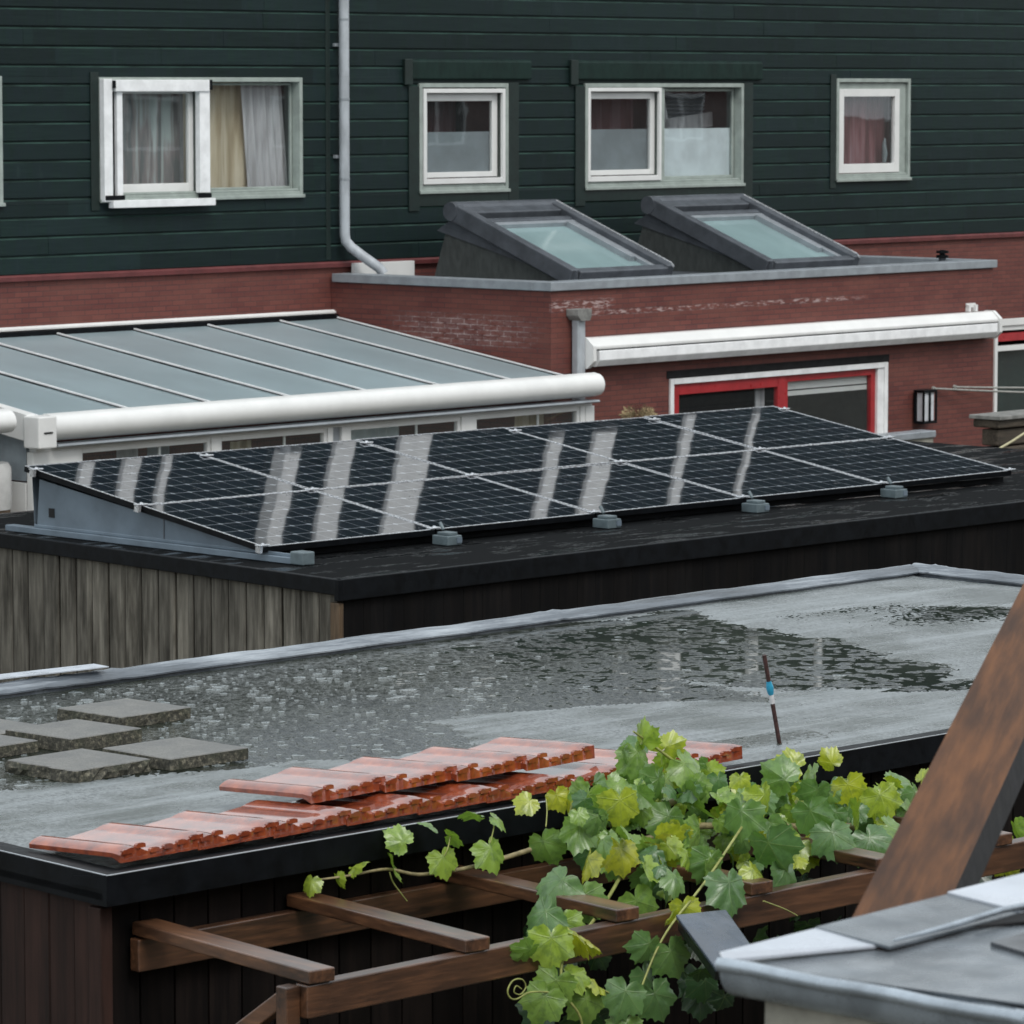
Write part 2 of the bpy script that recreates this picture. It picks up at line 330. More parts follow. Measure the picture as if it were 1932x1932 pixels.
def mat_tile():
    m, nt, b = new_mat('glazed_tile'); v = coords(nt); n = noise(nt, v, 14, 5); n2 = noise(nt, v, 90, 3)
    oi = N(nt, 'ObjectInfo')
    c = ramp(nt, n, [(.36, rgb(.12, .018, .005)), (.5, rgb(.26, .044, .010)), (.64, rgb(.40, .085, .020))])
    c = mixc(nt, math_(nt, 'MULTIPLY', oi.outputs['Random'], .35), c, rgb(.20, .045, .022))
    L(nt, c, b.inputs['Base Color']); b.inputs['Roughness'].default_value = .55; b.inputs['Specular IOR Level'].default_value = .2
    b.inputs['Coat Weight'].default_value = 1.0; b.inputs['Coat Roughness'].default_value = .04; b.inputs['Coat IOR'].default_value = 2.0
    bump(nt, b, n2, .04, .002)
mat_tile()
def mat_concrete(name, side):
    m, nt, b = new_mat(name); v = coords(nt); n = noise(nt, v, 9, 5); vo = noise(nt, v, 110 if not side else 60, 4, .8)
    if side:
        c = ramp(nt, vo, [(.40, rgb(.03, .03, .024)), (.55, rgb(.09, .085, .065)), (.68, rgb(.26, .24, .18))])
        c = mixc(nt, ramp(nt, n, [(.45, rgb(0, 0, 0)), (.7, rgb(.6, .6, .6))]), c, rgb(.03, .04, .018))
    else:
        c = ramp(nt, vo, [(.38, rgb(.10, .098, .088)), (.62, rgb(.20, .195, .18))])
        c = mixc(nt, ramp(nt, n, [(.4, rgb(0, 0, 0)), (.7, rgb(.6, .6, .6))]), c, rgb(.07, .072, .074))
    L(nt, c, b.inputs['Base Color']); b.inputs['Roughness'].default_value = .42 if not side else .8
    bump(nt, b, vo, .6 if side else .3, .008 if side else .003)
mat_concrete('paver_top', False); mat_concrete('paver_side', True)
def mat_leaf(name, ramp_stops):
    m, nt, b = new_mat(name); out = nt.nodes['Material Output']
    at = N(nt, 'Attribute', attribute_name='tint'); sp = N(nt, 'SeparateColor'); L(nt, at.outputs['Color'], sp.inputs[0])
    c = ramp(nt, sp.outputs[0], ramp_stops)
    uv = N(nt, 'UVMap'); sx = N(nt, 'SeparateXYZ'); L(nt, uv.outputs[0], sx.inputs[0])
    U = math_(nt, 'SUBTRACT', sx.outputs[0], .5); V = math_(nt, 'SUBTRACT', sx.outputs[1], .5)
    ang = math_(nt, 'ARCTAN2', U, V); r = math_(nt, 'SQRT', math_(nt, 'ADD', math_(nt, 'MULTIPLY', U, U), math_(nt, 'MULTIPLY', V, V)))
    st = math.radians(52); k = math_(nt, 'SUBTRACT', math_(nt, 'FRACT', math_(nt, 'ADD', math_(nt, 'DIVIDE', ang, st), 10.5)), .5)
    dist = math_(nt, 'MULTIPLY', math_(nt, 'ABSOLUTE', math_(nt, 'SINE', math_(nt, 'MULTIPLY', k, st))), r)
    vein = N(nt, 'MapRange', ins={1: .004, 2: .014, 3: 1, 4: 0}); L(nt, dist, vein.inputs[0])
    # side veins
    sv = math_(nt, 'FRACT', math_(nt, 'ADD', math_(nt, 'MULTIPLY', r, 11), math_(nt, 'MULTIPLY', math_(nt, 'ABSOLUTE', k), -5)))
    sv = N(nt, 'MapRange', ins={1: .0, 2: .16, 3: .35, 4: 0}); 
    c = mixc(nt, math_(nt, 'MULTIPLY', vein.outputs[0], .22), c, rgb(.30, .38, .14))
    c = mixc(nt, math_(nt, 'MULTIPLY', ramp(nt, noise(nt, coords(nt), 38, 4), [(.48, rgb(0, 0, 0)), (.62, rgb(1, 1, 1))]), .40), c, rgb(.05, .11, .045), 'MIX')
    L(nt, c, b.inputs['Base Color']); b.inputs['Roughness'].default_value = .34; b.inputs['Specular IOR Level'].default_value = .65; b.inputs['Coat Weight'].default_value = .35; b.inputs['Coat Roughness'].default_value = .25
    bump(nt, b, math_(nt, 'SUBTRACT', noise(nt, coords(nt), 70, 3), vein.outputs[0]), .45, .003)
    tr = N(nt, 'BsdfTranslucent'); L(nt, mixc(nt, 1.0, c, rgb(1.5, 1.6, .6), 'MULTIPLY'), tr.inputs['Color']); ms = N(nt, 'MixShader', ins={0: .28})
    L(nt, b.outputs[0], ms.inputs[1]); L(nt, tr.outputs[0], ms.inputs[2]); L(nt, ms.outputs[0], out.inputs['Surface'])
mat_leaf('vine_leaf', [(0, rgb(.045, .125, .055)), (.35, rgb(.12, .235, .075)), (.65, rgb(.26, .40, .06)), (.92, rgb(.40, .44, .035)), (1, rgb(.40, .25, .04))])
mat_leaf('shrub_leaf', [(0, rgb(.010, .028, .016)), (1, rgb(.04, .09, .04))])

# ------------------------------------------------------------------ mesh builder
class MB:
    def __init__(s): s.v = []; s.f = []; s.mi = []; s.sm = []
    def add(s, vs, fs, mi=0, sm=False):
        o = len(s.v); s.v += [tuple(map(float, p)) for p in vs]
        for q in fs: s.f.append([o + i for i in q]); s.mi.append(mi); s.sm.append(sm)
    def box(s, x0, x1, y0, y1, z0, z1, mi=0):
        s.add([(x0, y0, z0), (x1, y0, z0), (x1, y1, z0), (x0, y1, z0), (x0, y0, z1), (x1, y0, z1), (x1, y1, z1), (x0, y1, z1)],
              [(0, 3, 2, 1), (4, 5, 6, 7), (0, 1, 5, 4), (1, 2, 6, 5), (2, 3, 7, 6), (3, 0, 4, 7)], mi)
        return s
    def obox(s, a, b, w, h, up=(0, 0, 1), mi=0):
        """bar from a to b, width w sideways, height h along up"""
        a = Vector(a); b = Vector(b); d = (b - a).normalized(); u = Vector(up); sd = d.cross(u).normalized(); u = sd.cross(d).normalized()
        vs = [p + sd * i * w / 2 + u * j * h / 2 for p in (a, b) for (i, j) in ((-1, -1), (1, -1), (1, 1), (-1, 1))]
        s.add(vs, [(0, 1, 2, 3), (7, 6, 5, 4), (0, 4, 5, 1), (1, 5, 6, 2), (2, 6, 7, 3), (3, 7, 4, 0)], mi); return s
    def prism(s, prof, a, b, axis='x', mi=0, sm=False):
        """closed profile (p,q) swept along axis from a to b; x: (y,z), y: (x,z), z: (x,y)"""
        def pt(t, p, q): return {'x': (t, p, q), 'y': (p, t, q), 'z': (p, q, t)}[axis]
        n = len(prof); vs = [pt(a, *p) for p in prof] + [pt(b, *p) for p in prof]
        fs = [(i, (i + 1) % n, n + (i + 1) % n, n + i) for i in range(n)]
        s.add(vs, fs, mi, sm); s.add(vs[:n], [tuple(range(n))[::-1]], mi); s.add(vs[n:], [tuple(range(n))], mi); return s
    def tube(s, path, r, n=8, mi=0, caps=True):
        P = [Vector(p) for p in path]; rs = r if isinstance(r, (list, tuple)) else [r] * len(P); vs = []; u = None
        for i, p in enumerate(P):
            d = (P[min(i + 1, len(P) - 1)] - P[max(i - 1, 0)]).normalized()
            if u is None: u = d.orthogonal().normalized()
            u = (u - d * u.dot(d)).normalized(); v = d.cross(u)
            vs += [p + (u * math.cos(t) + v * math.sin(t)) * rs[i] for t in [2 * math.pi * k / n for k in range(n)]]
        fs = [(i * n + k, i * n + (k + 1) % n, (i + 1) * n + (k + 1) % n, (i + 1) * n + k) for i in range(len(P) - 1) for k in range(n)]
        s.add(vs, fs, mi, True)
        if caps: s.add(vs[:n], [tuple(range(n))[::-1]], mi); s.add(vs[-n:], [tuple(range(n))], mi)
        return s
    def build(s, name, mat, parent=None, bevel=0, seg=2, fixn=True):
        me = bpy.data.meshes.new(name); me.from_pydata(s.v, [], s.f); me.update()
        for m in (mat if isinstance(mat, (list, tuple)) else [mat]): me.materials.append(MATS[m])
        me.polygons.foreach_set('material_index', s.mi); me.polygons.foreach_set('use_smooth', s.sm)
        if fixn:
            bm = bmesh.new(); bm.from_mesh(me); bmesh.ops.remove_doubles(bm, verts=bm.verts, dist=1e-5) if not bevel and not any(s.sm) else None
            bmesh.ops.recalc_face_normals(bm, faces=bm.faces); bm.to_mesh(me); bm.free()
        o = bpy.data.objects.new(name, me); COL.objects.link(o)
        if parent is not None: o.parent = parent
        if bevel:
            bv = o.modifiers.new('bevel', 'BEVEL'); bv.width = bevel; bv.segments = seg; bv.limit_method = 'ANGLE'
        return o
def tag(o, label=None, cat=None, group=None, kind=None):
    if label: o['label'] = label
    if cat: o['category'] = cat
    if group: o['group'] = group
    if kind: o['kind'] = kind
    return o
def empty(name, loc=(0, 0, 0), rz=0):
    o = bpy.data.objects.new(name, None); COL.objects.link(o); o.location = loc; o.rotation_euler = (0, 0, rz); o.empty_display_size = .2; return o
def cut_rects(x0, x1, z0, z1, holes):
    zs = sorted({z0, z1} | {z for h in holes for z in (h[2], h[3]) if z0 < z < z1}); out = []
    for a, b in zip(zs, zs[1:]):
        c = (a + b) / 2; xs = [x0]
        for h in sorted(h for h in holes if h[2] < c < h[3]): xs += [h[0], h[1]]
        xs.append(x1)
        for i in range(0, len(xs), 2):
            if xs[i + 1] - xs[i] > .004: out.append((xs[i], xs[i + 1], a, b))
    return out

# ------------------------------------------------------------------ ground
g = MB(); g.add([(-400, -400, 0), (600, -400, 0), (600, 600, 0), (-400, 600, 0)], [(0, 1, 2, 3)])
tag(g.build('ground', 'earth'), 'dark garden earth far below the roofs', None, kind='structure')

# ------------------------------------------------------------------ house (local frame: x along the facade, y into the house)
HO = (31.024, 39.487, 0); HR = math.radians(2.7)
house = empty('house', HO, HR)
tag(house, 'long terraced house clad in dark green boards over a red brick ground floor', 'house')
WINS = [(-2.9, .03, 4.40, 5.90), (1.55, 4.96, 4.41, 5.89), (7.08, 8.78, 4.41, 5.82), (10.31, 13.67, 4.40, 5.82), (15.78, 17.53, 4.42, 5.89)]
NB = (19.72, 23.4, .3, 2.16)
UP = [(-2.5, .6, 7.2, 8.7), (10.4, 13.4, 7.2, 8.7), (16.0, 19.0, 7.2, 8.7)]
# cladding boards
cl = MB(); rows = []; z = 3.585; PH = .2235
while z < 10.9:
    zt = min(z + PH, 10.9)
    for (a, b, c, d) in cut_rects(-8, 30, z, zt, [w_ for w_ in WINS]):
        top = abs(d - zt) < 1e-6; bot = abs(c - z) < 1e-6
        # butt joints between board lengths
        xs = [a]; x = a + random.uniform(2.5, 5.5)
        while x < b - 1: xs.append(x); x += random.uniform(3.2, 5.5)
        xs.append(b)
        for p, q in zip(xs, xs[1:]):
            q2 = q - (.004 if q < b else 0); jy = random.uniform(-.002, .002)
            pr = [(.0, c), (-.026 + jy if not bot else -.027 + jy, c + (.002 if bot else 0)), (-.024 + jy, d - (.038 if top else 0))]
            if top: pr += [(-.010, d - .020), (-.004, d - .018), (-.004, d)]
            pr += [(.0, d)]
            cl.prism(pr, p, q2, 'x')
            if top:      # sky light on the upper chamfer, painted in as paler green
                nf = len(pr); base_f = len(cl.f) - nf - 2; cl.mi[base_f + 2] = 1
    z = zt
cl.build('cladding', ['green_cladding', 'skylit_green'], house)
bk = MB()
for (a, b, c, d) in cut_rects(-8, 30, 3.50, 10.9, WINS): bk.box(a, b, .001, .25, c, d)
bk.box(-8, -7.75, .25, 9, 0, 10.9); bk.box(29.75, 30, .25, 9, 0, 10.9); bk.box(-7.75, 29.75, 8.75, 9, 0, 10.9); 
bk.build('inner_wall', 'green_trim', house)
r_ = MB(); r_.box(-8.2, 30.2, -.15, 9.2, 10.9, 11.05); r_.build('roof', 'black_trim', house)
bw = MB()
for (a, b, c, d) in cut_rects(-8, 30, 0, 3.50, [NB]): bw.box(a, b, 0, .25, c, d)
bw.build('brick_wall', 'red_brick', house)
tr = MB(); tr.prism([(.0, 3.50), (-.05, 3.505), (-.055, 3.555), (-.03, 3.575), (0, 3.582)], -8, 30, 'x'); tr.build('red_trim', 'dark_red_trim', house)
# pale strips added to the unseen upper storey for the solar panels to mirror
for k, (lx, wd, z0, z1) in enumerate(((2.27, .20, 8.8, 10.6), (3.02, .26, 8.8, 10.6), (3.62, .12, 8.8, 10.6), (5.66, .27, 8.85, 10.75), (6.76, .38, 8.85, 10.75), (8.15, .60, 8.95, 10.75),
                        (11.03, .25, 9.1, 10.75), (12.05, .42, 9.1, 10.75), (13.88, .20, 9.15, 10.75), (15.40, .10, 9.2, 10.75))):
    sp = MB(); sp.box(lx - wd / 2, lx + wd / 2, -.24 if k == 3 else -.10, -.032, z0, z1); sp.build('mirrored_strip', 'white_paint', house)
# green trim boards beside the windows
def trim_board(*q):
    m = MB(); m.box(*q); m.build('trim_board', 'green_trim', house, .003)
for (a, b, c, d) in WINS[2:4]:
    trim_board(a - .20, a - .005, -.045, -.0275, 4.18, 5.78); trim_board(b + .005, b + .20, -.045, -.0275, 4.05, 5.83); trim_board(a - .004, b + .004, -.042, -.0275, 4.24, c - .014)
trim_board(5.38, 5.46, -.032, -.0275, 3.6, 9.5)
for (a, b, c, d) in (WINS[1], WINS[4]): trim_board(a - .14, a - .012, -.041, -.0275, c - .1, d + .06)
for (a, b) in ((6.93, 9.2), (10.14, 14.05)):
    bx = MB(); bx.prism([(-.027, 5.87), (-.065, 5.87), (-.07, 5.89), (-.07, 6.09), (-.06, 6.11), (-.027, 6.13)], a, b, 'x')
    o = bx.build('roller_box', 'green_box', house, .006)
    e = MB(); e.box(a - .15, a - .003, -.075, -.027, 5.80, 6.13); e.build('box_end', 'green_trim', o, .008)

def frame_ring(mb, x0, x1, z0, z1, t, y0, y1, tb=None, mi=0):
    tb = tb or t
    mb.box(x0, x0 + t, y0, y1, z0, z1, mi); mb.box(x1 - t, x1, y0, y1, z0, z1, mi)
    mb.box(x0 + t, x1 - t, y0, y1, z0, z0 + tb, mi); mb.box(x0 + t, x1 - t, y0, y1, z1 - t, z1, mi)
def room(parent, x0, x1, z0, z1, y0=.2, dep=.9):
    m = MB()
    m.box(x0 - .3, x1 + .3, y0 + dep, y0 + dep + .05, z0 - .3, z1 + .3); m.box(x0 - .35, x0 - .3, y0, y0 + dep, z0 - .3, z1 + .3); m.box(x1 + .3, x1 + .35, y0, y0 + dep, z0 - .3, z1 + .3)
    m.box(x0 - .3, x1 + .3, y0, y0 + dep, z1 + .3, z1 + .35); m.box(x0 - .3, x1 + .3, y0, y0 + dep, z0 - .35, z0 - .3)
    return m.build('room_interior', 'room_dark', parent)
def curtain(parent, mat, x0, x1, z0, z1, y, amp=.035, wl=.16, lean=0, name='curtain'):
    m = MB(); n = max(8, int((x1 - x0) / .018)); vs = []
    for j in range(5):
        zz = z0 + (z1 - z0) * j / 4
        for i in range(n + 1):
            x = x0 + (x1 - x0) * i / n
            ph = 2 * math.pi * x / wl + 1.3 * math.sin(x * 7) 
            vs.append((x + lean * (z1 - zz), y + amp * math.sin(ph) * (.5 + .5 * j / 4 if lean == 0 else .8), zz))
    m.add(vs, [(j * (n + 1) + i, j * (n + 1) + i + 1, (j + 1) * (n + 1) + i + 1, (j + 1) * (n + 1) + i) for j in range(4) for i in range(n)], 0, True)
    return m.build(name, mat, parent)
def pane(parent, x0, x1, z0, z1, y, mat='window_glass', name='pane'):
    m = MB(); m.box(x0, x1, y, y + .006, z0, z1); return m.build(name, mat, parent)
def window(x0, x1, z0, z1, split=None, label=None):
    m = MB(); frame_ring(m, x0, x1, z0, z1, .055, -.045, .13, .07)
    if split: m.box(split - .05, split + .05, -.02, .125, z0 + .07, z1 - .065)
    m.box(x0 + .065, x1 - .065, -.03, .12, z0 + .071, z0 + .10)
    m.box(x0 - .01, x1 + .01, -.075, -.046, z0 - .012, z0 + .03)
    o = m.build('window', 'sage_paint', house, .006)
    if label: o['label'] = label
    return o
def sash(parent, x0, x1, z0, z1, t=.055, y0=.05, y1=.10, mat='white_upvc', tb=None):
    m = MB(); frame_ring(m, x0, x1, z0, z1, t, y0, y1, tb); return m.build('sash', mat, parent, .005)
# far left window, cut by the picture edge
o = window(*WINS[0], label='window with a pale frame and cream curtain'); sash(o, -2.83, -.04, 4.5, 5.83); pane(o, -2.76, -.11, 4.57, 5.76, .07); room(o, -2.9, .03, 4.4, 5.9); curtain(o, 'cream_curtain', -2.7, -.1, 4.45, 5.85, .3)
# window with white screen cassette on its left half and curtains
a, b, c, d = WINS[1]
o = window(a, b, c, d, 3.24, 'wide window with a white screen cassette over its left half and cream curtains')
sash(o, a + .30, 3.14, c + .10, d - .12, .075, .02, .08, tb=.10); pane(o, a + .37, 3.07, c + .19, d - .19, .05)
sc = MB(); 
sc.box(a - .005, a + .13, -.13, -.046, c + .0, d - .02); sc.box(3.11, 3.28, -.13, -.046, c + .08, d - .13)
sc.box(a + .17, 3.26, -.15, -.046, d - .17, d - .03); sc.box(a + .22, a + .31, -.11, -.046, c + .06, d - .175)
sc.box(a + .10, 3.33, -.17, -.076, c - .075, c + .015)
sc.build('screen_frame', 'white_paint', o, .006)
for q in ((a + .131, a + .219, -.06, -.046, c + .06, d - .175), (a + .0, a + .31, -.14, -.132, c + .02, c + .075), (3.07, 3.29, -.14, -.132, c + .02, c + .075),
          (a + .12, a + .165, -.155, -.14, d - .13, d - .04), (3.262, 3.30, -.155, -.12, d - .15, d - .03)):
    sk = MB(); sk.box(*q); sk.build('screen_bracket', 'black_trim', o)
pane(o, 3.29, b - .07, c + .10, d - .07, .09); sash(o, 3.29, b - .065, c + .101, d - .066, .03, .085, .12, 'sage_paint')
room(o, a, b, c, d); curtain(o, 'grey_curtain', a + .2, 3.2, c + .05, d - .05, .26, .02, .22)
curtain(o, 'cream_curtain', 3.1, 4.55, c + .02, d, .30, .05, .33); curtain(o, 'net_curtain', 4.12, 4.84, c + .02, d, .22, .02, .13, lean=.09, name='net_curtain')
# small window with half frosted film
a, b, c, d = WINS[2]
o = window(a, b, c, d, label='square window with a frosted lower half, left of the skylights')
s1 = MB(); frame_ring(s1, a + .07, b - .07, c + .11, d - .07, .055, -.055, -.01, .07); s1.build('screen_frame', 'white_upvc', o, .005)
sash(o, a + .13, b - .13, c + .19, d - .13, .10, .04, .09, 'white_upvc', .07); pane(o, a + .23, b - .23, c + .26, d - .23, .06)
fl = MB(); fl.box(a + .2, b - .2, .10, .104, c + .2, c + .78); fl.build('frosted_film', 'frosted_film', o); room(o, a, b, c, d)
curtain(o, 'maroon_curtain', a, b, c, d, .9, .02, .3)
# double window
a, b, c, d = WINS[3]
o = window(a, b, c, d, 11.93, 'wide double window with frosted film along its lower half')
s1 = MB(); frame_ring(s1, a + .05, 11.88, c + .10, d - .06, .05, -.055, -.01, .07); s1.build('screen_frame', 'white_upvc', o, .005)
sash(o, a + .11, 11.84, c + .18, d - .12, .09, .04, .09, 'white_upvc', .07); pane(o, a + .2, 11.75, c + .25, d - .21, .06)
pane(o, 12.0, b - .09, c + .11, d - .07, .09); sash(o, 11.98, b - .065, c + .101, d - .066, .045, .085, .12, 'sage_paint')
fl = MB(); fl.box(a + .1, 11.85, .11, .114, c + .2, c + .80); fl.build('frosted_film', 'frosted_film', o)
fl = MB(); fl.box(12.02, b - .1, .13, .134, c + .1, c + .80); fl.build('frosted_film', 'frosted_light', o)
room(o, a, b, c, d); curtain(o, 'maroon_curtain', a, 12.4, c, d, .9, .02, .3)
wb = MB(); wb.obox((12.42, .5, d), (12.60, .5, c + .75), .16, .06, (0, 1, 0)); wb.obox((12.5, .5, c + .82), (13.6, .5, c + .92), .20, .06, (0, 1, 0)); wb.box(12.65, 13.55, .62, .63, c + .95, d)
wb.build('blind_frame', 'net_curtain', o); bl = MB()
for k in range(9): bl.prism([(.53, d - .02 - k * .055), (.57, d - .05 - k * .055), (.57, d - .06 - k * .055), (.53, d - .03 - k * .055)], 12.66, 13.5, 'x')
bl.build('blind', 'screen_mesh', o)
# right window with maroon curtain
a, b, c, d = WINS[4]
o = window(a, b, c, d, label='narrow window with a maroon curtain at the right end of the facade')
sash(o, a + .10, b - .22, c + .11, d - .15, .11, -.01, .06, 'white_upvc', .13); pane(o, a + .2, b - .32, c + .23, d - .25, .03)
fx = MB(); fx.box(b - .22, b - .066, .0, .10, c + .08, d - .07); fx.box(a + .065, b - .22, .0, .10, d - .15, d - .066); fx.build('fixed_frame', 'sage_paint', o)
room(o, a, b, c, d); curtain(o, 'maroon_curtain', a + .1, b - .1, c, d, .25, .025, .28)
fg = MB(); fg.tube([(b - .42, .12, c + .25), (b - .40, .12, c + .38), (b - .42, .12, c + .52), (b - .40, .12, c + .60)], [.03, .045, .03, .015], 8); fg.build('ornament', 'frosted_film', o)
# ground floor window right of the extension
o = MB(); frame_ring(o, NB[0], NB[1], NB[2], NB[3], .07, -.03, .10); o.box(NB[0] - .1, NB[1] + .1, -.06, -.031, 2.165, 2.27)
o.box(NB[0] + .07, NB[1] - .07, -.02, .09, 1.78, 1.86)
o = o.build('window', 'white_upvc', house, .005); o['label'] = 'ground floor window with white and red top rails behind the clothes lines'
rr = MB(); rr.box(NB[0] + .071, NB[1] - .071, -.025, .08, 1.93, 2.05); rr.build('red_rail', 'red_paint', o)
pane(o, NB[0] + .07, NB[1] - .07, .37, 1.78, .05); room(o, *NB); gc = MB(); gc.box(NB[0] + .1, NB[1] - .1, .2, .21, .4, 1.8); gc.build('green_curtain', 'green_box', o)
# drainpipe down the facade with its elbow
dp = MB(); px = 5.60
dp.tube([(px, -.14, 10.8), (px, -.14, 8.3), (px, -.14, 5.9)], .066, 14); dp.tube([(px, -.14, 5.899), (px, -.14, 4.62)], .066, 14)
dp.tube([(px, -.14, 4.619), (px, -.14, 3.92), (px + .01, -.15, 3.84), (px + .06, -.19, 3.76), (px + .17, -.30, 3.64), (px + .31, -.44, 3.50), (px + .35, -.48, 3.42)], .066, 14)
dpo = dp.build('drainpipe', 'pipe_zinc', house)
cl_ = MB()
for zz in (6.62, 5.62, 4.62): cl_.tube([(px, -.14, zz - .012), (px, -.14, zz + .012)], .072, 14)
for zz in (6.3, 4.9): cl_.box(px - .09, px + .09, -.07, -.03, zz - .02, zz + .02)
cl_.build('pipe_joint', 'grey_aluminium', dpo)

# ------------------------------------------------------------------ the terrace behind the camera, mirrored in the windows
opp = empty('house', (0, -7, 0)); tag(opp, 'opposite brick terrace with white windows behind the camera, seen only as reflections', 'house')
m = MB(); m.box(-60, 110, -8, 0, 0, 8.2); m.build('wall', 'red_brick', opp)
m = MB(); m.prism([(.3, 8.2), (-4, 11.5), (-8.3, 8.2)], -60.2, 110.2, 'x'); m.build('roof', 'slate_roof', opp)
for i in range(28):
    for z0 in (1.0, 4.0):
        x = -58 + i * 6.0; m = MB(); frame_ring(m, x, x + 2.4, z0, z0 + 1.5, .10, .001, .10); m.box(x + 1.15, x + 1.25, .001, .09, z0 + .1, z0 + 1.4); f_ = m.build('window', 'white_paint', opp)
        m = MB(); m.box(x + .1, x + 2.3, .002, .02, z0 + .1, z0 + 1.4); m.build('pane', 'black_gap', f_)
# ------------------------------------------------------------------ brick extension
ext = empty('brick_extension', HO, HR)
tag(ext, 'flat roofed red brick extension with grey metal coping built against the green house', 'extension')
X0, X1, Y1 = 5.49, 14.52, -3.73
DR = (7.70, 12.16, 0, 2.15)
m = MB()
for (a, b, c, d) in cut_rects(X0, X1, 0, 3.32, [DR]): m.box(a, b, Y1, Y1 + .25, c, d)
m.box(X0, X0 + .25, Y1 + .25, -.004, 0, 3.32); m.box(X1 - .25, X1, Y1 + .25, -.004, 0, 3.32); m.build('wall', 'stained_brick', ext)
m = MB(); m.box(X0 - .045, X1 + .045, Y1 - .045, Y1 + .26, 3.325, 3.43); m.box(X0 - .045, X0 + .26, Y1 + .262, -.06, 3.325, 3.43); m.box(X1 - .26, X1 + .045, Y1 + .262, -.06, 3.325, 3.43)
m.build('coping', 'coping_metal', ext, .008)
m = MB(); m.box(X0 + .26, X1 - .26, Y1 + .26, -.004, 3.2, 3.33); m.build('roof', 'dark_grey_lead', ext)
m = MB(); m.box(5.80, 6.9, -.12, -.058, 3.34, 3.55); m.build('flashing', 'white_upvc', ext, .005)
m = MB(); m.tube([(13.95, -3.3, 3.33), (13.95, -3.3, 3.46)], .05, 12); vo = m.build('vent', 'dark_grey_lead', ext)
m = MB(); m.tube([(13.95, -3.3, 3.46), (13.95, -3.3, 3.50)], .085, 12); m.tube([(13.95, -3.3, 3.525), (13.95, -3.3, 3.56)], .085, 12); m.tube([(13.95, -3.3, 3.44), (13.95, -3.3, 3.57)], .04, 8); m.build('vent_cap', 'black_trim', vo)
def skylight(x0, lab):
    x1 = x0 + 1.86
    m = MB(); m.prism([(-.55, 3.33), (-.80, 4.03), (-2.2, 3.60), (-2.95, 3.34), (-2.95, 3.33)], x0, x0 + .012 + 1.85, 'x')
    s = m.build('skylight', 'curb_side', ext); s['label'] = lab
    n = Vector((0, 0, 0))
    A = Vector((0, -.88, 4.27)); B = Vector((0, -2.95, 3.47))      # slope line of the window top (y,z)
    d = (B - A).normalized(); nrm = Vector((0, -d.z, d.y)); nrm = nrm if nrm.z > 0 else -nrm
    def P(x, t, h): q = A + d * t + nrm * h; return (x, q.y, q.z)
    Lg = (B - A).length
    f = MB()
    def bar(xa, xb, ta, tb, ha, hb):
        vs = [P(x, t, h) for x in (xa, xb) for t in (ta, tb) for h in (ha, hb)]
        f.add(vs, [(0, 1, 3, 2), (4, 6, 7, 5), (0, 4, 5, 1), (2, 3, 7, 6), (0, 2, 6, 4), (1, 5, 7, 3)])
    bar(x0 - .06, x0 + .09, .0, Lg, -.17, .05); bar(x1 - .09, x1 + .06, .0, Lg, -.17, .05)
    bar(x0 + .09, x1 - .09, .0, .30, -.17, .03); bar(x0 + .09, x1 - .09, .42, .52, -.17, .0)
    bar(x0 + .09, x1 - .09, Lg - .10, Lg + .03, -.15, .03)
    f.build('skylight_frame', 'dark_grey_lead', s, .018, 3)
    h = MB(); h.tube([(x0 - .07, -.90, 4.20), (x1 + .07, -.90, 4.20)], .12, 16); h.build('blind_housing', 'dark_grey_lead', s)
    f = MB(); bar(x0 + .091, x0 + .18, .52, Lg - .10, -.14, -.02); bar(x1 - .30, x1 - .20, .60, Lg - .45, -.10, .0); bar(x0 + .18, x1 - .091, .521, .60, -.14, -.015); bar(x0 + .18, x1 - .09, Lg - .16, Lg - .101, -.14, -.01)
    bar(x1 - .18, x1 - .091, .60, Lg - .16, -.14, -.02)
    f.build('inner_frame', 'grey_aluminium', s, .008)
    f = MB(); bar(x0 + .05, x1 - .05, .40, Lg - .05, -.09, -.075); f.build('pane', 'skylight_glass', s)
    # edge rim catching the sky
    f = MB(); f.tube([P(x1 + .045, .05, .055), P(x1 + .045, Lg - .06, .055), P(x1 + .0, Lg + .02, .045)], .014, 8); f.build('rim', 'silver', s)
    f = MB(); f.add([(x0 - .012, -.62, 3.95), (x0 - .012, -.84, 4.08), (x0 - .012, -3.0, 3.50), (x0 - .012, -3.0, 3.36), (x0 + .0, -.62, 3.95), (x0, -.84, 4.08), (x0, -3.0, 3.50), (x0, -3.0, 3.36)],
        [(0, 1, 2, 3), (7, 6, 5, 4), (0, 4, 5, 1), (1, 5, 6, 2), (2, 6, 7, 3), (3, 7, 4, 0)]); f.build('side_flashing', 'dark_grey_lead', s)
skylight(6.80, 'left skylight, the nearer of two sloping roof windows on dark curbs')
skylight(10.66, 'right skylight, the farther of two sloping roof windows on dark curbs')
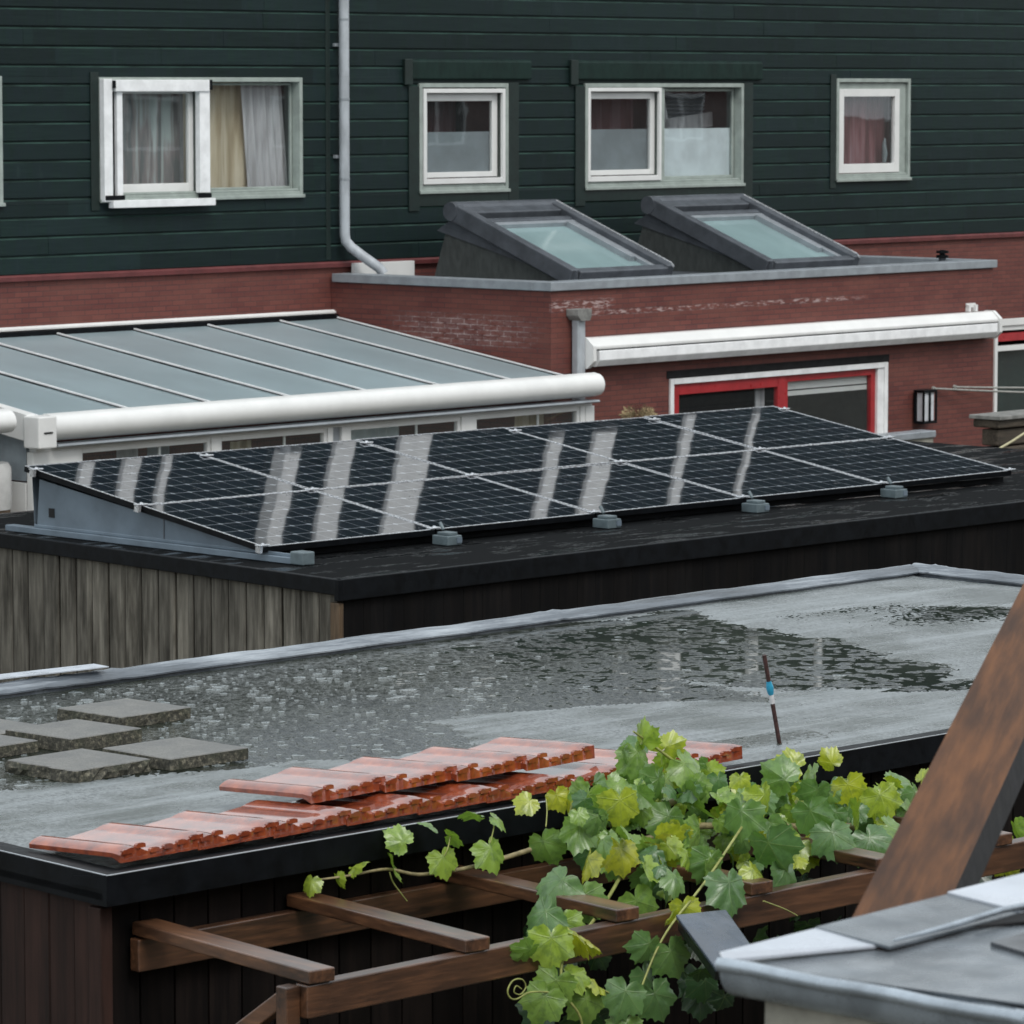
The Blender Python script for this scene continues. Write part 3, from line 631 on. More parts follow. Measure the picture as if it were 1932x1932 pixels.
# door
a, b, c, d = DR
m = MB(); frame_ring(m, a, b, c, d, .07, Y1 - .03, Y1 + .12, .07); m.box(b - .20, b - .071, Y1 - .01, Y1 + .10, .08, d - .071)
dr = m.build('door', 'white_paint', ext, .005); dr['label'] = 'red framed sliding door in a white surround under the awning'
m = MB(); frame_ring(m, a + .071, 10.02, .071, d - .071, .14, Y1 + .01, Y1 + .08); frame_ring(m, 10.021, b - .201, .071, d - .071, .09, Y1 + .03, Y1 + .10); m.build('door_sash', 'red_paint', dr, .006)
pane(dr, a + .2, 9.9, .2, d - .2, Y1 + .045); pane(dr, 10.1, b - .28, .2, d - .15, Y1 + .065)
m = MB(); m.box(10.12, b - .30, Y1 + .10, Y1 + .13, 1.80, 1.86); m.box(10.12, b - .30, Y1 + .10, Y1 + .13, 1.88, 1.98); m.build('roller_blind', 'white_upvc', dr)
m = MB(); m.box(9.6, 9.78, Y1 + .15, Y1 + .17, 1.5, 1.97); m.build('door_curtain', 'net_curtain', dr)
rm = room(dr, a, b, c + .35, d, Y1 + .27, 1.5)
lt = MB(); lt.box(a - .05, b + .05, Y1 - .006, Y1 - .001, d + .002, d + .10); lt.build('lintel', 'black_gap', dr)
# downpipe with hopper on the extension front
m = MB(); m.box(5.83, 5.97, Y1 - .14, Y1 - .03, 0.1, 3.0); m = m.build('downpipe', 'pipe_zinc', ext, .02)
h_ = MB(); h_.prism([(5.76, 3.10), (6.01, 3.10), (6.01, 3.02), (5.98, 2.96), (5.82, 2.96), (5.76, 3.02)], Y1 - .2, Y1 - .01, 'y'); h_.build('hopper', 'fence_grey', m, .01)
# wall lamp
lamp = empty('wall_lamp', HO, HR); tag(lamp, 'black framed outdoor wall lamp with white panes on the brick right of the door', 'lamp')
m = MB(); 
lx0, lx1, lz0, lz1 = 12.72, 13.02, 1.33, 1.72
m.box(lx0, lx1, Y1 - .20, Y1 - .03, lz0 - .03, lz0); m.box(lx0, lx1, Y1 - .20, Y1 - .03, lz1, lz1 + .03)
for xx in (lx0, (lx0 + lx1) / 2 - .012, lx1 - .025): m.box(xx, xx + .025, Y1 - .20, Y1 - .175, lz0, lz1)
m.box(lx0, lx0 + .025, Y1 - .06, Y1 - .03, lz0, lz1); m.box(lx0 + .05, lx1 - .05, Y1 - .03, Y1 - .001, lz0 + .08, lz1 - .08)
m.build('lamp_frame', 'black_trim', lamp, .004)
m = MB(); m.box(lx0 + .03, lx1 - .03, Y1 - .17, Y1 - .06, lz0 + .002, lz1 - .002); m.build('lamp_shade', 'lamp_white', lamp, .01)
# awning cassette
aw = empty('awning', HO, HR); tag(aw, 'long white awning cassette, rolled in, on the brick wall above the red door', 'awning')
ya = Y1 - .002
m = MB(); m.prism([(ya, 2.74), (ya - .13, 2.74), (ya - .235, 2.64), (ya - .235, 2.605), (ya - .215, 2.60), (ya, 2.60)], 6.02, 14.36, 'x'); m.build('cassette', 'white_upvc', aw, .008)
m = MB(); m.prism([(ya - .05, 2.585), (ya - .245, 2.585), (ya - .25, 2.47), (ya - .19, 2.39), (ya - .05, 2.39)], 6.10, 14.30, 'x'); m.build('front_bar', 'white_paint', aw, .008)
for xx in (6.0, 14.362):
    m = MB(); m.prism([(ya, 2.75), (ya - .14, 2.75), (ya - .26, 2.65), (ya - .262, 2.46), (ya - .16, 2.37), (ya, 2.37)], xx - .03, xx + .028, 'x'); m.build('end_cap', 'white_upvc', aw, .008)
m = MB(); m.box(6.1, 14.3, ya - .045, ya - .01, 2.40, 2.599); m.build('back_plate', 'grey_aluminium', aw)
m = MB(); m.box(13.9, 13.95, ya - .06, ya, 2.75, 2.84); m.box(14.05, 14.10, ya - .06, ya, 2.75, 2.84); m.box(13.9, 14.1, ya - .02, ya, 2.80, 2.86); m.build('bracket', 'white_upvc', aw)
# clothes lines
for k, (p, q) in enumerate((((13.18, Y1 - .03, 1.745), (19.6, -5.4, 1.42)), ((13.66, Y1 - .03, 1.74), (19.6, -5.0, 1.60)))):
    a_ = Vector(p); b_ = Vector(q); m = MB(); m.tube([tuple(a_.lerp(b_, t) - Vector((0, 0, .10 * 4 * t * (1 - t) * .5))) for t in [i / 10 for i in range(11)]], .014, 6)
    m.tube([p, (p[0], Y1 + .0, p[2])], .03, 8); o = m.build('clothes_line', 'line_cord')
    o.location = HO; o.rotation_euler = (0, 0, HR)
    tag(o, ('lower' if k == 0 else 'upper') + ' of two clothes lines running right from the brick wall above the lamp', 'clothes line', 'clothes lines')

# ------------------------------------------------------------------ conservatory
co = empty('conservatory', HO, HR); tag(co, 'white lean-to conservatory with a ribbed translucent roof against the brick wall', 'conservatory')
YB, YF, ZB, ZF = -.03, -3.98, 2.88, 2.30
CX0, CX1 = -2.95, 5.475
def zr(y): return ZB + (y - YB) * (ZF - ZB) / (YF - YB)
rx = [-1.70, -.47, .75, 1.98, 3.20, 4.44]
edges = [CX0] + rx + [CX1]
for a, b in zip(edges, edges[1:]):
    m = MB(); m.add([(a + .02, YB, ZB), (b - .02, YB, ZB), (b - .02, YF, ZF), (a + .02, YF, ZF), (a + .02, YB, ZB - .025), (b - .02, YB, ZB - .025), (b - .02, YF, ZF - .025), (a + .02, YF, ZF - .025)],
        [(0, 1, 2, 3), (7, 6, 5, 4), (0, 4, 5, 1), (1, 5, 6, 2), (2, 6, 7, 3), (3, 7, 4, 0)]); m.build('roof_pane', 'opal_sheet', co)
for x in rx + [CX0, CX1 - .02]:
    m = MB(); m.obox((x, YB, ZB + .010), (x + (.07 if 0 < x + 2.5 < 7.5 else 0), YF, ZF + .010), .026, .034); gb = m.build('glazing_bar', 'white_paint', co, .003); m = MB(); m.obox((x - .0205, YB, ZB + .004), (x - .0205 + (.07 if 0 < x + 2.5 < 7.5 else 0), YF, ZF + .004), .014, .012); m.build('bar_shadow', 'black_trim', gb)  # dark strip beside each bar paints in its shadow line
m = MB(); m.prism([(YB + .02, ZB + .05), (YB + .02, ZB + .09), (YB - .02, ZB + .095), (YB - .06, ZB + .07), (YB - .06, ZB + .05)], CX0 - 4.0, CX1 + .02, 'x'); m.build('wall_flashing', 'white_upvc', co)
m = MB(); m.box(CX0, CX1, YB - .12, YB - .0, ZB - .06, ZB + .04); m.build('wall_plate', 'black_trim', co)
pr = [(-3.97, 2.33), (-4.02, 2.335)] + [(-4.06 - .13 * math.sin(math.radians(t)), 2.19 + .135 * math.cos(math.radians(t))) for t in range(0, 175, 15)] + [(-4.02, 2.04), (-3.97, 2.04)]
m = MB(); m.prism(pr, -2.86, 5.96, 'x', sm=True); o = m.build('gutter', 'white_upvc', co)
m = MB(); m.prism([(-3.93, 2.01), (-4.13, 2.01), (-4.15, 1.99), (-4.13, 1.975), (-3.93, 1.975)], -2.8, 5.92, 'x'); m.build('gutter_lip', 'grey_aluminium', o)
m = MB(); m.box(-3.12, -2.865, -4.20, -3.95, 1.98, 2.32); m.build('end_box', 'white_upvc', o, .015)
m = MB(); m.box(-3.05, -2.93, -4.21, -4.20, 2.14, 2.155); m.build('slot', 'black_trim', o)
m = MB(); m.prism([(YF, 2.05), (YF, 2.33), (YB, ZB + .07), (YB, ZB - .25)], -3.10, -2.98, 'x'); m.build('side_beam', 'white_upvc', co, .008)
m = MB(); m.box(-3.0, 5.92, -4.02, -3.90, 1.93, 1.974); 
for (a, b) in ((-3.05, -2.38), (-.44, -.32), (1.38, 1.46), (1.60, 1.72), (3.60, 3.83), (5.71, 5.79), (5.80, 5.96)): m.box(a, b, -4.02, -3.92, 0, 1.93)
m.build('wall_frame', 'white_upvc', co, .006)
m = MB(); m.box(1.461, 1.599, -3.98, -3.94, 0, 1.93); m.build('post_joint', 'grey_aluminium', co)
for (a, b) in ((-2.38, -.44), (-.32, 1.38), (1.72, 3.60), (3.83, 5.71)):
    m = MB(); frame_ring(m, a + .001, b - .001, .1, 1.929, .05, -4.0, -3.94); s_ = m.build('window', 'white_upvc', co, .004)
    pane(s_, a + .05, b - .05, .15, 1.88, -3.97); m = MB(); m.box(a + .62 * (b - a), a + .62 * (b - a) + .03, -3.955, -3.94, .15, 1.88); m.build('glazing_strip', 'white_upvc', s_)
m = MB(); m.box(-3.04, -2.99, -3.9, -.05, 1.62, 2.1); m.build('side_glass', 'panel_blue', co)
m = MB(); m.box(-3.05, -2.98, -3.9, -.05, 0, 1.60); m.build('side_panel', 'white_upvc', co, .004)
# things seen through the glass
for (x, y, z0, z1, w_, mt) in ((-1.5, -3.6, 0, 1.85, .35, 'net_curtain'), (-.95, -3.55, 0, 1.9, .3, 'panel_blue'), (.25, -3.6, 0, 1.82, .3, 'cream_curtain'), (2.1, -3.6, 0, 1.92, .9, 'frosted_light'), (4.95, -3.6, 0, 1.95, .6, 'cream_curtain')):
    curtain(co, mt, x, x + w_, z0, z1, y, .03, .2, name='blind')
# rain barrel
bx, by = -3.42, -3.72
rb = empty('rain_barrel', HO, HR); tag(rb, 'round off-white barrel with a brown foot left of the conservatory corner', 'barrel')
m = MB(); m.tube([(bx, by, 1.34), (bx, by, 1.42), (bx, by, 1.78), (bx, by, 1.83)], [.24, .25, .25, .22], 28); m.build('barrel_body', 'barrel_white', rb)
m = MB(); m.tube([(bx, by, .0), (bx, by, 1.335)], .235, 28); m.build('barrel_foot', 'brown_base', rb)
# neighbour's conservatory at the left edge
nc = empty('conservatory', HO, HR); tag(nc, 'neighbouring white veranda cut off by the left edge of the photo', 'conservatory')
NX = -3.40
m = MB(); pr2 = [(p[0] + .02, p[1] + .085) for p in pr]; pr2 = [(p[0], p[1] if p[1] > 2.3 else 2.3 - (2.3 - p[1]) * .8) for p in pr2]
m.prism(pr2, -8.0, NX, 'x', sm=True); m.build('gutter', 'white_upvc', nc)
m = MB(); m.box(-3.72, -3.60, -4.08, -3.96, 0, 2.14); m.box(-7.9, -7.78, -4.08, -3.96, 0, 2.14); m.build('post', 'white_upvc', nc, .006)
m = MB(); m.add([(-8, -.03, 2.9), (NX, -.03, 2.9), (NX, -3.95, 2.40), (-8, -3.95, 2.40), (-8, -.03, 2.87), (NX, -.03, 2.87), (NX, -3.95, 2.37), (-8, -3.95, 2.37)],
      [(0, 1, 2, 3), (7, 6, 5, 4), (0, 4, 5, 1), (1, 5, 6, 2), (2, 6, 7, 3), (3, 7, 4, 0)]); m.build('roof_pane', 'opal_sheet', nc)

# ------------------------------------------------------------------ garden bits on the right, behind the panels
lw = empty('log_planter', HO, HR); tag(lw, 'dark wooden raised planter with a pale top board behind the solar panels', 'planter')
m = MB(); m.box(9.75, 14, -7.3, -6.9, 1.60, 1.70); m.box(9.80, 14, -7.25, -7.0, 1.38, 1.58); m.box(9.74, 14, -7.28, -6.98, 1.0, 1.36); m.build('log_wall', 'log_wood', lw, .02)
m = MB(); m.box(9.72, 14, -7.34, -6.86, 1.705, 1.755); m.build('top_board', 'fence_grey', lw, .008)
m = MB(); m.tube([(9.9, -7.4, 1.24), (14, -7.4, 1.20)], .045, 10); m.build('rail_pipe', 'pipe_zinc', lw)
m = MB(); m.box(3, 11.5, -5.0, -4.8, 0, 1.26); o = m.build('garden_wall', 'cream_render'); o.location = HO; o.rotation_euler = (0, 0, HR)
tag(o, 'low rendered garden wall under the brick extension with a grey cap', 'wall')
m = MB(); m.box(2.98, 11.52, -5.03, -4.77, 1.262, 1.35); cp_ = m.build('cap', 'grey_aluminium', o, .01)
cd = MB(); pts = [(9.20, -7.6, 1.36), (9.6, -7.6, 1.47), (10.0, -7.6, 1.60), (10.25, -7.6, 1.66), (10.7, -7.6, 1.665), (12, -7.6, 1.6)]
cd.tube(pts, .016, 6); o = cd.build('yellow_rope', 'yellow_cord'); o.location = HO; o.rotation_euler = (0, 0, HR); tag(o, 'pale yellow rope slanting up in front of the wooden planter', 'rope')
# dried plant head
dpn = empty('dried_plant', HO, HR); tag(dpn, 'round dried straw coloured plant head peeking above the solar panels beside the white gutter', 'plant')
cx_, cy_, cz_ = 6.62, -4.15, 1.74
m = MB()
for i in range(700):
    u = Vector((random.gauss(0, 1), random.gauss(0, 1), abs(random.gauss(0, 1)))).normalized(); r_i = random.uniform(.08, .22)
    c_ = Vector((cx_, cy_, cz_)) + Vector((u.x, u.y, u.z * .85)) * r_i; t_ = u.orthogonal().normalized() * .014; b_ = u * random.uniform(.02, .05)
    m.add([c_ - t_, c_ + t_, c_ + b_], [(0, 1, 2)])
m.build('flower_head', 'straw', dpn, fixn=False)
m = MB(); m.tube([(cx_, cy_, 0), (cx_, cy_, 1.65)], .03, 6); m.build('stem', 'vine_stem', dpn)

# ------------------------------------------------------------------ shed carrying the solar panels
SX, SY, SZ = 20.07, 21.78, 2.35
sh = empty('garden_shed', (0, 0, 0)); tag(sh, 'black wooden shed with a weathered plank side wall, carrying the solar panels', 'shed')
m = MB(); 
m.add([(SX, SY, SZ), (32, SY + .20, SZ), (32, 27.2, SZ), (SX + .33, 27.2, SZ), (SX, SY, SZ - .03), (32, SY + .20, SZ - .03), (32, 27.2, SZ - .03), (SX + .33, 27.2, SZ - .03)],
      [(0, 1, 2, 3), (7, 6, 5, 4), (0, 4, 5, 1), (1, 5, 6, 2), (2, 6, 7, 3), (3, 7, 4, 0)]); m.build('roof', 'black_felt', sh)
def slant(p0, p1, w, z0, z1, mb):   # wall slab from p0 to p1, w to the left
    a = Vector((p0[0], p0[1], 0)); b = Vector((p1[0], p1[1], 0)); d = (b - a).normalized(); n = Vector((-d.y, d.x, 0)) * w
    vs = [(q.x, q.y, zz) for zz in (z0, z1) for q in (a, b, b + n, a + n)]
    mb.add(vs, [(0, 3, 2, 1), (4, 5, 6, 7), (0, 1, 5, 4), (1, 2, 6, 5), (2, 3, 7, 6), (3, 0, 4, 7)])
m = MB(); slant((SX - .03, SY - .03), (32, SY + .17), .05, SZ - .14, SZ + .012, m); slant((SX + .32, 27.25), (SX - .03, SY - .03), .05, SZ - .10, SZ + .012, m); m.build('fascia', 'black_trim', sh, .006)
m = MB(); slant((SX + .05, SY + .05), (32, SY + .25), .04, 0, SZ - .06, m)
for i in range(58):
    t0 = i * .2 + .008; x = SX + .05 + t0; m.box(x, x + .194, SY + .022 + t0 * .0168, SY + .049 + t0 * .0168, .2, SZ - .1)
m.build('front_wall', 'shed_dark_planks', sh)
m = MB()
for i in range(26):
    y0 = SY + .06 + i * .2085; y1 = y0 + .180; xo = SX + .03 + (y0 - SY) * .061 + random.uniform(-.006, .006)
    m.prism([(y0 + .006, 0), (y0, 0), (y0, 0), (y1, 0)][:0] or [(xo, y0 + .012), (xo + .006, y0), (xo + .03, y0), (xo + .03, y1), (xo + .006, y1), (xo, y1 - .012)], .1, SZ - .045 + random.uniform(-.004, .004), 'z')
pw = m.build('plank_wall', 'weathered_planks', sh)
m = MB(); slant((SX + .08, SY + .07), (SX + .40, 27.0), -.02, 0, SZ - .06, m); m.build('wall_lining', 'black_gap', sh)
m = MB(); m.box(SX + .005, SX + .045, SY + .0, SY + .10, .1, SZ - .16); m.build('corner_post', 'corner_wood', sh, .006)

# ------------------------------------------------------------------ solar panels and their mount
TILT = math.radians(8.49); PW, PL = 1.742, 1.405
PX0, PY0, PZ0 = 20.50, 23.05, 2.46
ct, st_ = math.cos(TILT), math.sin(TILT)
mount = empty('panel_mount', (20.5, 23.05, SZ)); tag(mount, 'grey steel wedge mount holding the solar panels on the black roof', 'mount')
def mb_world(mb): mb.v = [(x - 20.5, y - 23.05, z - SZ) for x, y, z in mb.v]; return mb
panel_src = None
rows_ = ['front', 'back']; cols_ = ['leftmost', 'second from the left', 'middle', 'second from the right', 'rightmost']
gap = .012
for r in range(2):
    for c in range(5):
        lab = ('%s solar panel of the %s row, %s' % (cols_[c], rows_[r], 'beside the roof fixings' if r == 0 else 'nearer the brick house'))
        if panel_src is None:
            p = empty('solar_panel'); kids = []
            m = MB(); frame_ring(m, 0, PW - gap, 0, PL - gap, .012, 0, 0); m.v = []; m.f = []; m.mi = []; m.sm = []
            def ring(mb, x0, x1, y0, y1, t, z0, z1):
                mb.box(x0, x0 + t, y0, y1, z0, z1); mb.box(x1 - t, x1, y0, y1, z0, z1); mb.box(x0 + t, x1 - t, y0, y0 + t, z0, z1); mb.box(x0 + t, x1 - t, y1 - t, y1, z0, z1)
            ring(m, 0, PW - gap, 0, PL - gap, .018, -.045, -.002); kids.append(m.build('frame', 'black_trim', p))
            m = MB(); ring(m, 0, PW - gap, 0, PL - gap, .014, -.0018, .002); kids.append(m.build('edge_strip', 'silver', p))
            m = MB(); m.box(.018, PW - gap - .018, .018, PL - gap - .018, -.012, -.001); kids.append(m.build('cell_sheet', 'solar_cells', p))
            panel_src = (p, kids)
        else:
            p = panel_src[0].copy(); COL.objects.link(p)
            for k in panel_src[1]:
                q = k.copy(); COL.objects.link(q); q.parent = p
        yy = r * PL
        p.location = (PX0 + c * PW, PY0 + yy * ct, PZ0 + yy * st_); p.rotation_euler = (TILT + random.uniform(-.002, .002), random.uniform(-.002, .002), 0)
        tag(p, lab, 'solar panel', 'solar panels on the shed roof')
def PS(x, t, h=0): return (x, PY0 + t * ct - h * st_, PZ0 + t * st_ + h * ct)
yb = PY0 + 2 * PL * ct; 
m = MB(); xs_ = PX0 + .06
m.prism([(PY0 - .12, SZ + .012), (PY0 + .0, PZ0 - .055), (yb - .12, PZ0 + 2 * PL * st_ - .10), (yb - .08, SZ + .012)], xs_, xs_ + .003, 'x'); 
m = mb_world(m); sp_ = m.build('side_plate', 'blue_grey_steel', mount)
m = MB(); m.box(xs_ - .05, xs_ + .04, PY0 - .35, yb + .25, SZ + .004, SZ + .05); m.box(xs_ - .012, xs_ - .001, PY0 - .3, yb - .06, SZ + .051, SZ + .075); mb_world(m).build('base_rail', 'blue_grey_steel', mount, .004)
m = MB(); m.box(xs_ - .006, xs_ - .001, yb - .30, yb - .235, SZ + .14, SZ + .21); mb_world(m).build('cutout', 'black_gap', mount)
m = MB(); m.box(xs_ - .004, xs_ - .001, PY0 + 1.18, PY0 + 1.19, SZ + .06, SZ + .27); mb_world(m).build('plate_seam', 'dark_grey_lead', mount)
m = MB(); m.box(xs_ - .06, xs_ + .06, PY0 - .42, PY0 - .28, SZ + .004, SZ + .10); mb_world(m).build('rail_end', 'foot_plastic', mount, .01)
m = MB(); m.prism([(yb - .06, SZ + .01), (yb - .03, PZ0 + 2 * PL * st_ - .07), (yb - .028, PZ0 + 2 * PL * st_ - .07), (yb - .055, SZ + .01)], xs_, PX0 + 5 * PW, 'x'); mb_world(m).build('rear_plate', 'blue_grey_steel', mount)
m = MB(); m.box(PX0 + .1, PX0 + 5 * PW, PY0 + .10, PY0 + .11, SZ + .004, PZ0 - .06); mb_world(m).build('front_plate', 'black_trim', mount)
for c in range(1, 5):
    x = PX0 + c * PW
    m = MB(); m.box(x - .075, x + .075, PY0 - .20, PY0 - .03, SZ + .004, SZ + .075); m.box(x - .05, x + .05, PY0 - .18, PY0 - .06, SZ + .0755, SZ + .10); m.tube([(x - .04, PY0 - .12, SZ + .12), (x - .04, PY0 - .08, SZ + .17)], .014, 8)
    mb_world(m).build('foot', 'foot_plastic', mount, .008)
    m = MB(); m.obox((x + .02, PY0 - .203, SZ + .04), (x + .07, PY0 - .203, SZ + .04), .01, .04); mb_world(m).build('foot_slot', 'blue_grey_steel', mount)
for c in range(6):
    for t in (.02, PL - gap / 2, 2 * PL - .15):
        if c == 5 and t < .1: pass
        x = PX0 + c * PW - gap / 2 + (.0 if 0 < c < 5 else (.01 if c == 0 else -.01))
        a_ = PS(x - .05, t, .008); b_ = PS(x + .05, t, .008)
        m = MB(); m.obox(a_, b_, .06, .010); 
        if c == 0: m.obox(PS(x - .03, t, -.05), PS(x - .03, t, .01), .03, .05, (0, 1, 0))
        m.tube([PS(x, t, .012), PS(x, t, .022)], .012, 8)
        mb_world(m).build('clamp', 'silver', mount, .003)

# ------------------------------------------------------------------ near shed with the wet flat roof
RZ = 3.55
ns = empty('garden_shed', (0, 0, 0)); tag(ns, 'near brown plank shed with a rain flooded grey felt roof', 'shed')
LX = lambda y: 7.60 + .065 * (y - 9.24)
BY = lambda x: 12.30 + (x - 7.8) * .027
nx, ny = 520, 230
def polyw(pts, z=RZ): return np.array([atz(x, y, z)[:2] for x, y in pts])
W1 = polyw([(-90, 1495), (150, 1478), (330, 1462), (480, 1450), (700, 1430), (930, 1415), (870, 1380), (800, 1362), (900, 1350), (1090, 1330), (1250, 1322), (1480, 1328), (1420, 1305), (1300, 1287), (1500, 1303), (1750, 1308), (1860, 1308), (1900, 1290), (1800, 1255), (1690, 1243), (1600, 1215), (1400, 1178), (1300, 1150), (1000, 1180), (640, 1225), (300, 1270), (0, 1310), (-90, 1320)])
W2 = polyw([(1290, 1394), (1500, 1374), (1640, 1378), (1500, 1398), (1350, 1412)])
W3 = polyw([(1480, 1165), (1700, 1142), (1932, 1150), (2000, 1165), (1800, 1175), (1600, 1185)])
def sdist(P, poly):
    inside = np.zeros(len(P), bool); dmin = np.full(len(P), 1e9); n = len(poly)
    for i in range(n):
        a, b = poly[i], poly[(i + 1) % n]; ab = b - a; t = np.clip(((P - a) @ ab) / (ab @ ab), 0, 1)
        dmin = np.minimum(dmin, np.linalg.norm(P - (a + t[:, None] * ab), axis=1))
        c = ((a[1] > P[:, 1]) != (b[1] > P[:, 1])) & (P[:, 0] < (b[0] - a[0]) * (P[:, 1] - a[1]) / (b[1] - a[1] + 1e-12) + a[0]); inside ^= c
    return np.where(inside, -dmin, dmin)
U, V = np.meshgrid(np.linspace(0, 1, nx), np.linspace(0, 1, ny)); U = U.ravel(); V = V.ravel()
Yf = 9.36; Yb = BY(7.7 + U * 7.4) - .0
Y_ = Yf + V * (Yb - Yf); X_ = LX(Y_) + .14 + U * (15.08 - LX(Y_) - .14); P_ = np.stack([X_, Y_], 1)
s1, s2, s3 = sdist(P_, W1), sdist(P_, W2), sdist(P_, W3)
wob = .035 * np.sin(X_ * 9 + 2 * np.sin(Y_ * 7)) + .02 * np.sin(X_ * 23 + Y_ * 31)
f1 = np.clip(s1 + wob, -.3, .25) * .017; f2 = np.clip(s2, -.15, .25) * .009; f3 = np.maximum(np.clip(s3, -.2, .25) * .008, .0001)
hgt = np.minimum(np.minimum(f1, f2), f3)
for ys in (9.80, 10.16):   # lapped felt seams
    hgt += .0032 / (1 + np.exp(-(Y_ - ys - .01 * np.sin(X_ * 1.7)) / .004)) * np.exp(-np.maximum(0, Y_ - ys) / .12)
hgt += np.random.normal(0, .00034, len(hgt)) + .0007 * np.sin(X_ * 3.1 + 1.3 * np.sin(Y_ * 4)) * np.sin(Y_ * 5.2 + X_)
me = bpy.data.meshes.new('roof_felt'); vv = np.stack([X_, Y_, RZ + hgt], 1)
idx = np.arange(nx * ny).reshape(ny, nx); q = np.stack([idx[:-1, :-1], idx[:-1, 1:], idx[1:, 1:], idx[1:, :-1]], -1).reshape(-1, 4)
me.from_pydata(vv.tolist(), [], q.tolist()); me.polygons.foreach_set('use_smooth', [True] * len(q)); me.materials.append(MATS['roof_felt'])
o = bpy.data.objects.new('roof_felt', me); COL.objects.link(o); o.parent = ns
m = MB(); m.add([(LX(9.3) + .05, 9.3, RZ), (15.0, 9.3, RZ), (15.05, BY(15) - .02, RZ), (LX(12.2) + .05, BY(7.8) - .02, RZ)], [(0, 1, 2, 3)])
tag(m.build('rain_puddle', 'puddle_water'), None, None, kind='structure')
m = MB(); m.add([(LX(9.24), 9.24, RZ - .03), (15.06, 9.24, RZ - .03), (15.14, BY(15.1) + .1, RZ - .03), (LX(12.4), BY(7.8) + .1, RZ - .03), (LX(9.24), 9.24, RZ - .05), (15.06, 9.24, RZ - .05), (15.14, BY(15.1) + .1, RZ - .05), (LX(12.4), BY(7.8) + .1, RZ - .05)],
      [(0, 1, 2, 3), (7, 6, 5, 4), (0, 4, 5, 1), (1, 5, 6, 2), (2, 6, 7, 3), (3, 7, 4, 0)]); m.build('roof_deck', 'black_trim', ns)
sp_ = MB(); rs = random.Random(5); k_ = 0
W1l = W1.tolist()
while k_ < 900:
    t = rs.random(); x = 8.3 + 6.3 * (t ** 1.25); y = rs.uniform(9.5, 12.3)
    if sdist(np.array([[x, y]]), W1)[0] > -.05 and not (rs.random() < .03): continue
    den = 1.0 if x < 10.6 else max(.10, 1 - (x - 10.6) / 1.3)
    if rs.random() > den: continue
    k_ += 1; r = min(.026, .0035 + rs.expovariate(220)); h = min(.0012, r * rs.uniform(.06, .14)); n = 10; el = rs.uniform(.7, 1.3); ph = rs.uniform(0, 6)
    ringd = [(1.0, 0), (.82, h * .75), (.5, h * .9 if rs.random() < .6 else h * .2)]
    vs = [(x + math.cos(2 * math.pi * j / n) * r * q * el * (1 + .25 * math.sin(j * 2.1 + ph)), y + math.sin(2 * math.pi * j / n) * r * q * (1 + .25 * math.cos(j * 1.7 + ph)), RZ + z_) for q, z_ in ringd for j in range(n)] + [(x, y, RZ + h * .3)]
    sp_.add(vs, [(a * n + j, a * n + (j + 1) % n, (a + 1) * n + (j + 1) % n, (a + 1) * n + j) for a in range(2) for j in range(n)] + [(2 * n + j, 2 * n + (j + 1) % n, 3 * n) for j in range(n)], 0, True)
tag(sp_.build('rain_splashes', 'splash', fixn=False), 'small pale rain splashes and rings all over the roof puddle', 'splashes', kind='stuff')
# front and left rim: upright metal edge sloping in to the felt
m = MB()
def rim(a, b, inn, mb, h=.022, drop=.066):
    """a,b outer line; inn = inward vector"""
    a = Vector(a); b = Vector(b); i_ = Vector(inn); prof = [(0, -drop), (0, h), (.008, h + .003), (.016, h), (.150, .0045), (.165, -.006), (.165, -.02), (.016, -.02), (.016, -drop)]
    vs = [tuple(p + i_ * u + Vector((0, 0, v))) for p in (a, b) for (u, v) in prof]; n = len(prof)
    mb.add(vs, [(k, (k + 1) % n, n + (k + 1) % n, n + k) for k in range(n)] + [tuple(range(n))[::-1], tuple(range(n, 2 * n))])
rim((LX(9.22), 9.22, RZ), (15.1, 9.24, RZ), (0, 1, 0), m); rim((LX(12.5), 12.5, RZ), (LX(9.22), 9.22, RZ), (1, 0, 0), m)
m.build('roof_edge', 'black_trim', ns)
m = MB(); m.tube([(LX(9.22) + .004, 9.222, RZ + .024), (15.1, 9.242, RZ + .024)], .0022, 6); m.tube([(LX(9.22) + .004, 9.222, RZ + .024), (LX(12.3) + .004, 12.3, RZ + .024)], .0022, 6); m.build('edge_bead', 'pipe_zinc', ns)
# back kerb, folded felt with wrinkles
def kerb(a, b, nrm, name):
    a = Vector(a); b = Vector(b); n_ = Vector(nrm).normalized(); K = 160; prof = [(.004, -.01), (.004, .012), (-.010, .013), (-.010, .019), (.012, .036), (.018, .033), (.040, .046), (.052, .048), (.060, .036), (.085, .038), (.10, .036), (.13, .034), (.14, -.04)]
    vs = []
    for i in range(K + 1):
        p = a.lerp(b, i / K); ww = .004 * math.sin(i * .31) + .003 * math.sin(i * .83 + 1) + (.010 if random.random() < .04 else 0)
        for (u, v) in prof: vs.append(tuple(p + n_ * (u + ww * .6) + Vector((0, 0, v * (1 + ww * 9) if v > .01 else v))))
    n = len(prof); m = MB(); m.add(vs, [(i * n + k, i * n + k + 1, (i + 1) * n + k + 1, (i + 1) * n + k) for i in range(K) for k in range(n - 1)], 0, False)
    return m.build(name, 'side_kerb_felt' if 'side' in name else 'kerb_felt', ns)
kerb((7.7, BY(7.7) - .02, RZ), (15.13, BY(15.13) - .02, RZ), (0, 1, 0), 'back_kerb')
kerb((15.13, BY(15.13) + .05, RZ), (14.98, 9.24, RZ), (1, 0, 0), 'side_kerb')
